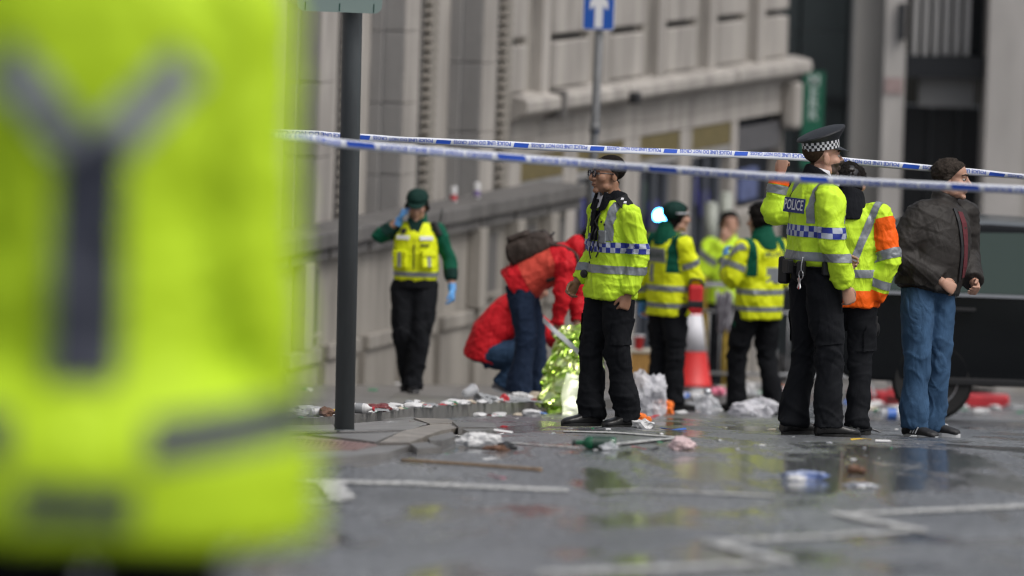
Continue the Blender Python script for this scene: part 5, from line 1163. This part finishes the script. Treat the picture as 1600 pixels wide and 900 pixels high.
def crumpled_sheet(name,fn,nu,nv,amp,seed,m,parent,sc=7):
    rs=random.Random(seed); ox=rs.uniform(0,50); vs=[];fs=[]
    for j in range(nv):
        for i in range(nu):
            u,v=i/(nu-1),j/(nv-1); p=fn(u,v); d=mnoise.voronoi(V((p.x*sc+ox,p.y*sc,p.z*sc)))[0]; e=mnoise.noise(V((p.x*4+ox,p.y*4,p.z*4)))
            p=p+V((d[0]-.3+e*.6,-(d[1]-d[0])*1.4+e*.5,(d[0]-.3)*.6))*amp; vs.append(p)
    for j in range(nv-1):
        for i in range(nu-1): a=j*nu+i; fs.append((a,a+1,a+nu+1,a+nu))
    o=frompy(name,vs,fs,m,parent); return o
fz=stand(884,64.2); foil=tag(empty('foil_blanket',fz),'crumpled gold green foil blanket heaped beside the bending person','foil blanket')
def f1(u,v):
    a=-1.9+3.8*u; r=.24*(1-.30*v)+.03*math.sin(9*u); return V((.0+.06*v+r*math.sin(a)*.85,-r*math.cos(a)*1.2+.28*v,.02+.66*v-.10*abs(u-.6)*v))
crumpled_sheet('sheet',f1,48,44,.10,4,M_foil,foil,8)
def f2(u,v): return V((-.03+.24*u,-.34+.05*math.sin(4*u)+.10*v,.02+.30*v*(1-.12*u)))
crumpled_sheet('folded_corner',f2,14,14,.03,9,M_foil2,foil,6)
def f3(u,v): return V((-.20+.28*u,-.22-.03*math.sin(6*u),.70-.24*u+.045*v))
crumpled_sheet('pale_edge',f3,20,4,.012,2,mat('pale_grey_film',(.50,.52,.54),.4),foil,6)
# ================================================================== LITTER
def pmat(n,c,r=.5,**k): return mat('litter_'+n,c,r,**k)
LW=pmat('white',(.62,.62,.62),.5,var=.1,scale=20); LG=pmat('grey',(.28,.29,.30),.5,var=.3,scale=20); LK=pmat('black',(.015,.015,.016),.5); LB=pmat('brown',(.14,.07,.04),.7,var=.3,scale=12)
LR=pmat('red',(.50,.03,.04),.5); LO=pmat('orange',(.85,.19,.02),.5); LP=pmat('pink',(.62,.16,.24),.5); LV=pmat('purple',(.16,.10,.30),.45); LU=pmat('blue',(.06,.16,.50),.4); LY=pmat('yellow',(.62,.40,.03),.5); LT=pmat('beige',(.48,.42,.33),.7,var=.2,scale=14); LN=pmat('green',(.03,.20,.09),.4)
LC=mat('litter_clear_plastic',(.75,.77,.80),.18,alpha=.38,spec=.7); LCP=mat('litter_milky_film',(.66,.66,.70),.3,alpha=.60,spec=.6); LPK=mat('litter_pink_film',(.66,.50,.50),.35,alpha=.85); LS=pmat('silver',(.55,.56,.58),.25,metal=.8)
def scale_at(p): return F/p.y
def crumple(name,px,row,w,h,m,label,cat,seed=None,flat=.0,depth=1.0,group=None,lift=0,kind=None,sub=None,spike=.6):
    p=gp(px,row); s=scale_at(p); w/=s; h/=s; rs=random.Random(seed if seed is not None else int(px*7+row)); ox=rs.uniform(0,99)
    bm=bmesh.new(); bmesh.ops.create_icosphere(bm,subdivisions=sub or (4 if w*s>28 else 3),radius=1.0)
    for v in bm.verts:
        c=v.co; d=mnoise.voronoi(V((c.x*1.3+ox,c.y*1.3,c.z*1.3)))[0]; d2=mnoise.voronoi(V((c.x*3.1+ox,c.y*3.1,c.z*3.1)))[0]; n=mnoise.noise(V((c.x*1.1+ox,c.y*1.1,c.z*1.1+9)))
        f=1+spike*((d[0]-.35)*1.3+(d2[1]-d2[0]-.25)*.55)+.45*n
        q=c*f; z=(q.z+.75)*h*.56; v.co=V((q.x*w*.5,q.y*w*.5*depth,max(z,.003+.002*abs(n))))
    o=frombm(name,bm,m,loc=p+V((0,0,lift))); return tag(o,label,cat,group)
def scrap(name,px,row,w,h,m,label,cat,rz=0,curl=.5,seed=None,group=None,tilt=0,depth=.6):
    """a bent piece of paper, card or film: w wide, rising h, in photo pixels"""
    p=gp(px,row); s=scale_at(p); w/=s; h/=s; rs=random.Random(seed if seed is not None else int(px*3+row)); n=7; vs=[];fs=[]; a=rs.uniform(0,6)
    for j in range(n):
        for i in range(n):
            u,v=i/(n-1)-.5,j/(n-1)-.5; z=h*(.5+.5*math.sin(a+u*3.2*curl*2+v*2.5*curl))+(v+.5)*tilt*h
            vs.append(V((u*w*(1+.15*v*math.sin(a)),v*w*depth+.05*w*u,.004+z)))
    for j in range(n-1):
        for i in range(n-1): k=j*n+i; fs.append((k,k+1,k+n+1,k+n))
    o=frompy(name,vs,fs,m,loc=p,rot=(0,0,rz)); sd=o.modifiers.new('t','SOLIDIFY'); sd.thickness=.0015; return tag(o,label,cat,group)
def lying(name,px,row,ln,dia,prof,m,label,cat,rz=0.0,parts=(),group=None,tiltx=0):
    """lathe lying on its side; prof in fractions (r of dia/2, z of length)"""
    p=gp(px,row); s=scale_at(p); ln/=s; r=dia/2/s
    root=tag(empty(name,p+V((0,0,r))),label,cat,group); root.rotation_euler=(0,math.radians(90)+tiltx,rz)
    for nm,pr,mm in ((parts[0] if False else ('shell',prof,m)),)+tuple(parts):
        q=latheo(nm,[(max(a*r,.0005),(b-.5)*ln) for a,b in pr],mm,root,20); autosmooth(q,45)
    return root
BOT=[(.0,0),(.85,0),(1,.03),(1,.62),(.95,.68),(.42,.80),(.36,.84),(.36,.97),(.0,.97)]
def bottle_parts(lab,cap): return (('label',[(1.02,.22),(1.02,.52)],lab),('cap',[(.44,.93),(.44,1.0),(0,1.0)],cap))
glassg=mat('green_bottle_glass',(.004,.16,.065),.06,spec=.8); glassg.node_tree.nodes['Principled BSDF'].inputs['Transmission Weight'].default_value=.55
BOTG=[(.0,0),(.88,0),(1,.025),(1,.60),(.97,.655),(.80,.70),(.42,.74),(.37,.78),(.34,.95),(.42,.955),(.42,.985),(.30,1.0),(.0,1.0)]
g_=lying('green_bottle',928,703,68,21,BOTG,glassg,'green glass bottle lying on the wet road before the officer with glasses','bottle',math.radians(186),(('label',[(1.015,.12),(1.015,.54)],mat('dark_green_label',(.006,.035,.022),.5)),('cap',[(.47,.93),(.47,1.01),(0,1.01)],mat('dark_cap',(.01,.02,.018),.4))))
# near road and island
scrap('white_card',786,684,30,12,LW,'small white card propped beside the broken kerb stones','card',curl=.1,tilt=.3,depth=.25)
scrap('brown_cardboard',664,669,52,9,LB,'brown curled piece of cardboard on the island edge','cardboard',curl=1.0,seed=5)
crumple('clear_wrapper',617,670,58,11,LC,'crumpled clear plastic wrapper just right of the thick post','plastic wrapper',depth=.5)
crumple('torn_paper',748,700,58,22,LW,'torn white paper caught on the broken kerb','paper',depth=.5,seed=3); crumple('black_lump',792,702,26,10,LK,'small black lump of debris beside the torn white paper','debris')
crumple('brown_wrapper',776,705,34,8,LB,'flat dark brown wrapper under the torn white paper','wrapper',depth=.5)
st=gp(628,724); st2=gp(845,738); st3=gp(735,731); o=tubeo('wooden_stick',[st+V((0,0,.015)),st3+V((0,0,.016)),st2+V((0,0,.012))],.008,mat('pale_wood',(.36,.22,.10),.6,var=.3,scale=9),None,8); tag(o,'long thin wooden stick lying across the road','stick')
scrap('pink_wrapper',776,748,26,5,LP,'small pink wrapper on the road below the wooden stick','wrapper'); scrap('white_scrap',768,720,26,3,LW,'thin white scrap of paper above the wooden stick','paper scrap')
scrap('flat_white_wrapper',789,655,42,5,LW,'flat white wrapper on the asphalt left of the officer with glasses','wrapper'); scrap('lolly_stick',590,668,30,2,LT,'short pale wooden lolly stick on the island','stick')
scrap('red_packet',998,703,22,4,LR,'small red packet right of the green bottle','packet'); scrap('black_packet',1020,704,20,4,LK,'small black packet beside the red packet','packet')
crumple('pinkish_bag',1064,704,34,19,LPK,'small pinkish plastic bag on the road right of the white marking','plastic bag',seed=8); crumple('clear_film',952,704,26,12,LC,'clear plastic film behind the green bottle','plastic film')
scrap('blue_silver_strip',1052,672,40,4,LU,'long thin blue and silver strip near the white marking','wrapper',depth=.15)
crumple('blue_white_wrapper',1258,750,54,13,mat('litter_deep_blue',(.03,.09,.30),.35,var=.8,scale=16,dark=(.45,.47,.5)),'blue and white crisp wrapper in the puddle below the capped officer','wrapper',depth=.5,seed=14,spike=.9); crumple('white_film',1244,752,24,9,LW,'white crumpled film touching the blue wrapper in the puddle','plastic film',depth=.5)
crumple('foil_tray',1346,763,48,8,LS,'flattened silver foil tray on the road below the brown lump','foil tray',depth=.5); crumple('brown_lump',1336,741,24,15,LB,'brown lump lying in the puddle','debris',seed=6)
scrap('white_wrapper',1364,677,28,7,LW,'white folded wrapper left of the trainer of the man in jeans','wrapper',seed=9); scrap('yellow_strip',1345,689,32,3,LY,'thin yellow strip before the boots of the orange sleeved officer','strip',depth=.2)
lying('white_tube',1380,692,26,5,[(0,0),(1,0),(1,.9),(.5,.92),(.5,1),(0,1)],LW,'small white tube on the wet road before the man in jeans','tube',.1)
lying('water_bottle',1398,656,46,18,BOT,LC,'clear water bottle with blue label behind the shoe of the man in jeans','bottle',.2,bottle_parts(LU,LU))
crumple('crushed_cup',1452,682,48,22,LC,'crushed clear plastic cup by the feet of the man in jeans','cup',seed=4)
# by the legs of the officer with glasses
crumple('carrier_bag',1010,650,58,66,LCP,'white plastic carrier bag standing by the legs of the officer with glasses','plastic bag',seed=21,depth=.7); 
pk=gp(1032,641); s_=scale_at(pk); vs=[];n=12
bm=bmesh.new(); a_loft(bm,[(V((x/s_,0,z/s_)),V((w/s_*.5,0,w/s_*.15)),V((0,.03,0))) for x,z,w in ((-8,2,30),(-4,14,30),(2,26,24),(8,38,20),(13,47,14),(15,50,5))],14); b_=remesh(bm,.006,2); folds(b_,.006,dict(a=V((0,0,0))),(),12,base=1); tag(frombm('pink_film_bag',b_,LPK,loc=pk,smooth=True),'pinkish plastic bag sticking up behind the white carrier bag','plastic bag')
crumple('orange_bag',1036,647,30,22,LO,'orange plastic bag beside the white carrier bag','plastic bag',seed=2); crumple('orange_peel',1000,660,17,15,LO,'orange peel against the boot of the officer with glasses','orange peel'); crumple('orange_peel',1010,663,14,12,LO,'second orange peel, right of the first one','orange peel',seed=77)
crumple('foam_box',1005,670,28,14,LW,'white foam box scrap by the boot of the officer with glasses','box',seed=5); scrap('red_paper',1024,653,16,4,LR,'red paper scrap under the orange plastic bag','paper scrap')
pk=gp(1104,647); s_=scale_at(pk); ro=tag(empty('film_wrapped_bottle',pk),'clear film wrapped bottle standing upright before the cone','bottle')
cq=crumple('film',1104,648,34,34,LC,None,None,seed=41,depth=.6); cq.parent=ro; cq.location=(0,0,0); latheo('bottle_body',[(0,0),(9/s_,0),(9/s_,14/s_),(4/s_,24/s_),(4/s_,30/s_),(0,30/s_)],LCP,ro,14); bm=bmesh.new(); a_ell(bm,(0,0,35/s_),(7/s_,7/s_,6/s_)); frombm('shiny_top',bm,LS,ro)
crumple('pink_packet',1122,631,22,13,LP,'bright pink packet behind the film wrapped bottle','packet'); crumple('grey_bag',1165,652,44,24,LCP,'milky plastic bag before the boots of the dark haired ambulance worker','plastic bag',seed=15,depth=.6); crumple('pale_bag',1188,652,40,28,LCP,'second milky plastic bag, nearer the capped officer','plastic bag',seed=16,depth=.6)
crumple('white_cup',1170,618,14,20,LW,'white crushed cup between the legs of the dark haired ambulance worker','cup'); crumple('clear_bag',1212,640,34,36,LC,'clear plastic bag left of the legs of the capped officer','plastic bag'); crumple('orange_packet',1218,613,18,10,LO,'orange packet behind the clear plastic bag','packet'); crumple('dark_bag',1212,600,36,46,LK,'black refuse bag beyond the legs of the dark haired ambulance worker','refuse bag'); crumple('tan_bundle',1214,585,34,78,LT,'tan cloth bundle beyond the two officers at right','bundle',depth=.6); crumple('grey_sack',1008,600,52,40,LG,'grey sack beside the wooden crate','sack',seed=31)
# pavement by the wall
crumple('yellow_packet',561,588,24,20,LY,'yellow crisp packet on the pavement behind the thick post','packet'); crumple('blue_packet',511,587,42,10,LU,'flat blue and white packet on the pavement left of the thick post','packet',spike=.8); crumple('yellow_scrap',500,580,22,7,LY,'small yellow scrap on the pavement near the blurred officer','scrap'); crumple('clear_bag',604,588,40,32,LC,'heap of clear plastic bag left of the walking medic','plastic bag',seed=11); crumple('white_scrap',585,590,22,12,LW,'white scrap beside the heap of clear plastic','scrap'); crumple('white_packet',573,590,14,8,LW,'small white packet close to the thick post on the pavement','packet')
crumple('purple_packet',703,600,24,26,LV,'purple drinks pouch on the pavement right of the walking medic','packet',seed=9); crumple('white_carton',733,590,34,17,LW,'white carton on the pavement right of the purple pouch','carton'); crumple('orange_wrapper',764,583,20,9,LO,'orange wrapper behind the crouching person','wrapper'); crumple('white_cup',752,588,18,14,LG,'grey crushed cup near the crouching person','cup')
cu=gp(726,625); cup_at('plastic_cup',cu+V((0,0,.045)),.045,.12,LC,'clear plastic cup lying on the pavement below the purple pouch',LCP,(0,math.radians(78),math.radians(60)))
# gutter
crumple('white_film',478,651,48,16,LCP,'white plastic film in the gutter next to the blurred officer','plastic film',seed=3); lying('clear_bottle',497,651,26,13,BOT,LC,'small clear bottle in the gutter left of the thick post','bottle',.4,bottle_parts(LW,LR)); crumple('dark_wood_scrap',509,651,20,13,LB,'dark wood scrap beside the small clear bottle','debris'); crumple('yellow_box',527,651,22,11,LY,'yellow and white box just left of the thick post','box')
lying('white_bottle',566,650,38,16,BOT,LW,'white bottle in the gutter just right of the thick post','bottle',-.2,bottle_parts(LG,LR)); crumple('brown_wrapper',592,651,34,12,mat('litter_dark_red',(.16,.03,.03),.45),'dark red wrapper right of the white bottle','wrapper'); latheo_=tag(latheo('drink_lid',[(.001,0),(.045,0),(.047,.012),(.04,.016),(.001,.014)],LW,None,20),'round white lid in the gutter right of the dark red wrapper','lid'); latheo_.location=gp(612,652)
lying('milk_bottle',768,637,36,11,BOT,LW,'small white bottle in the gutter below the crouching person','bottle',-.15,bottle_parts(LV,LW)); crumple('red_cap_can',788,637,12,12,LR,'red crushed can in the gutter between two white scraps','can'); crumple('paper_roll',811,637,34,15,LW,'white rolled paper in the gutter by the jeans of the bending person','paper',depth=.5); crumple('beige_sponge',844,642,36,12,LT,'beige flat pad in the gutter left of the foil blanket','pad',depth=.5); crumple('grey_film',756,644,30,14,LG,'grey film crumpled by the yellow line','plastic film'); scrap('black_strap',728,643,36,4,LK,'black strap lying across the yellow line','strap',depth=.2)
lying('crushed_can',872,640,16,11,[(0,0),(.8,0),(1,.06),(1,.94),(.8,1),(0,1)],LS,'red and silver can beside the foil blanket','can',.5,(('label',[(1.02,.2),(1.02,.8)],LR),)); crumple('black_bag',886,640,36,20,LK,'black bag lying under the foil blanket','bag',seed=8); crumple('grey_carton',861,637,22,18,LG,'grey carton behind the beige pad','carton'); crumple('dark_shoe_bag',869,629,34,20,LK,'black cloth bag at the foot of the bending person','bag',seed=18); scrap('white_wrapper',905,637,26,4,LCP,'pale wrapper in front of the foil blanket','wrapper')
crumple('grey_paper',800,646,70,7,LG,'long sheet of damp grey paper in the gutter','paper',depth=.4); scrap('red_scrap',767,650,16,3,LR,'red scrap at the edge of the damp grey paper','scrap'); scrap('white_scrap',660,640,30,3,LW,'white scrap on the yellow line','scrap')
# cans left on the parapet
for px,pr,m1,lb in ((708,337,LR,'white and red can standing on the parapet coping, left one'),(744,333,LV,'white and purple can standing on the parapet coping, right one')):
    O=FO+FN*(OW-.1); d=ray(px,pr); k_=(O-V((0,0,ZC))).dot(FN)/d.dot(FN); p_=d*k_+V((0,0,ZC)); p_.z=ztop+.008
    ro=tag(empty('drinks_can',p_),lb,'can'); autosmooth(latheo('shell',[(0,0),(.026,0),(.033,.010),(.033,.15),(.026,.165),(0,.163)],LW,ro,18)); latheo('label',[(.0335,.03),(.0335,.08)],m1,ro,18)
# far scatter: small scraps, alike
FAR=[]
rs=random.Random(5); base=[]
for q,m_ in enumerate((LW,LG,LN,LT,LU,LR)):
    bm=bmesh.new(); bmesh.ops.create_icosphere(bm,subdivisions=2,radius=1.0)
    for v in bm.verts:
        d=mnoise.voronoi(V((v.co.x*1.4+q*9,v.co.y*1.4,v.co.z*1.4)))[0]; c=v.co*(1+.7*(d[0]-.35)); v.co=V((c.x,c.y,max((c.z+.6)*.5,0.01)))
    me=bpy.data.meshes.new('litter_scrap'); bm.to_mesh(me); bm.free(); me.materials.append(m_)
    vs=[];fs=[]
    for j in range(6):
        for i in range(6): u,v=i/5-.5,j/5-.5; vs.append((u*2.4,v*1.6,.06+.35*abs(math.sin(u*3+q)+.5*math.sin(v*4+q))))
    for j in range(5):
        for i in range(5): a=j*6+i; fs.append((a,a+1,a+7,a+6))
    m2_=bpy.data.meshes.new('litter_scrap'); m2_.from_pydata(vs,[],fs); m2_.materials.append(m_)
    bm=bmesh.new(); lathe(bm,[(r*.5,z*3-1.5) for r,z in ((0,0),(.85,0),(1,.03),(1,.62),(.42,.80),(.36,.97),(0,.97))],10,Matrix.Translation((0,0,.5))@Matrix.Rotation(math.pi/2,4,'Y')); m3_=bpy.data.meshes.new('litter_scrap'); bm.to_mesh(m3_); bm.free(); m3_.materials.append(m_)
    base.append((me,m2_,m3_))
names=('white','grey','green','beige','blue','red')
LAND=[(538,683,'the foot of the thick post'),(617,668,'the clear wrapper on the island'),(664,668,'the brown curled cardboard'),(750,695,'the torn white paper'),(703,600,'the purple pouch'),(604,588,'the heap of clear plastic'),(640,608,'the feet of the walking medic'),(725,625,'the clear plastic cup'),(785,612,'the crouching person'),(825,618,'the feet of the bending person'),(844,642,'the beige pad'),(885,640,'the foil blanket'),(905,662,'the boots of the officer with glasses'),(928,700,'the green bottle'),(1010,640,'the white carrier bag'),(1040,645,'the orange plastic bag'),(1079,612,'the traffic cone'),(1104,645,'the film wrapped bottle'),(1055,635,'the boots of the capped ambulance worker'),(1135,632,'the boots of the dark haired ambulance worker'),(1175,650,'the milky plastic bags'),(1215,640,'the clear plastic bag'),(1250,685,'the boots of the capped officer'),(1320,680,'the boots of the orange sleeved officer'),(1352,620,'the left red block under the car'),(1398,655,'the clear water bottle'),(1430,684,'the shoes of the man in jeans'),(1500,620,'the right red block under the car'),(1255,748,'the blue wrapper'),(1064,700,'the pinkish plastic bag'),(786,680,'the white card'),(575,650,'the white bottle'),(497,650,'the small clear bottle'),(690,638,'the yellow line'),(768,635,'the small white bottle'),(811,636,'the white rolled paper')]
def scatter(x0,x1,r0,r1,n,where,smin=5,smax=13,wts=(6,3,1.5,2,.7,.7)):
    for k in range(n):
        q=rs.choices(range(6),wts)[0]; px=rs.uniform(x0,x1); rw=rs.uniform(r0,r1); p_=gp(px,rw); s=scale_at(p_); wpx=rs.uniform(smin,smax); w=wpx/s/2; sh_=rs.choices((0,1,2),(4,4,1.2))[0]; lm=min(LAND,key=lambda a:(a[0]-px)**2+(2.5*(a[1]-rw))**2); sd_='left of' if px<lm[0]-6 else ('right of' if px>lm[0]+6 else 'by')
        o=link('litter_scrap',base[q][sh_]); o.location=p_; o.rotation_euler=(0,0,rs.uniform(0,6.28)); o.scale=(w*1.3,w,w*rs.uniform(.5,1.1))
        tag(o,'%s %s %s litter scrap %s %s'%('tiny' if wpx<8 else ('small' if wpx<15 else 'larger'),('crumpled','flat','bottle shaped')[sh_],names[q],sd_,lm[2]),'litter scrap','scattered %s litter scraps'%names[q])
scatter(1325,1600,620,648,48,'beyond the man in jeans',9,24); scatter(985,1240,606,648,80,'around the cone and ambulance workers',10,28); scatter(470,900,586,616,20,'along the parapet wall',6,16); scatter(560,905,630,652,78,'in the gutter near the foil blanket',8,26,(5,3,.5,3,.3,1)); scatter(460,700,638,690,32,'around the thick post',5,16); scatter(640,1470,655,720,38,'on the near wet road',3,10)
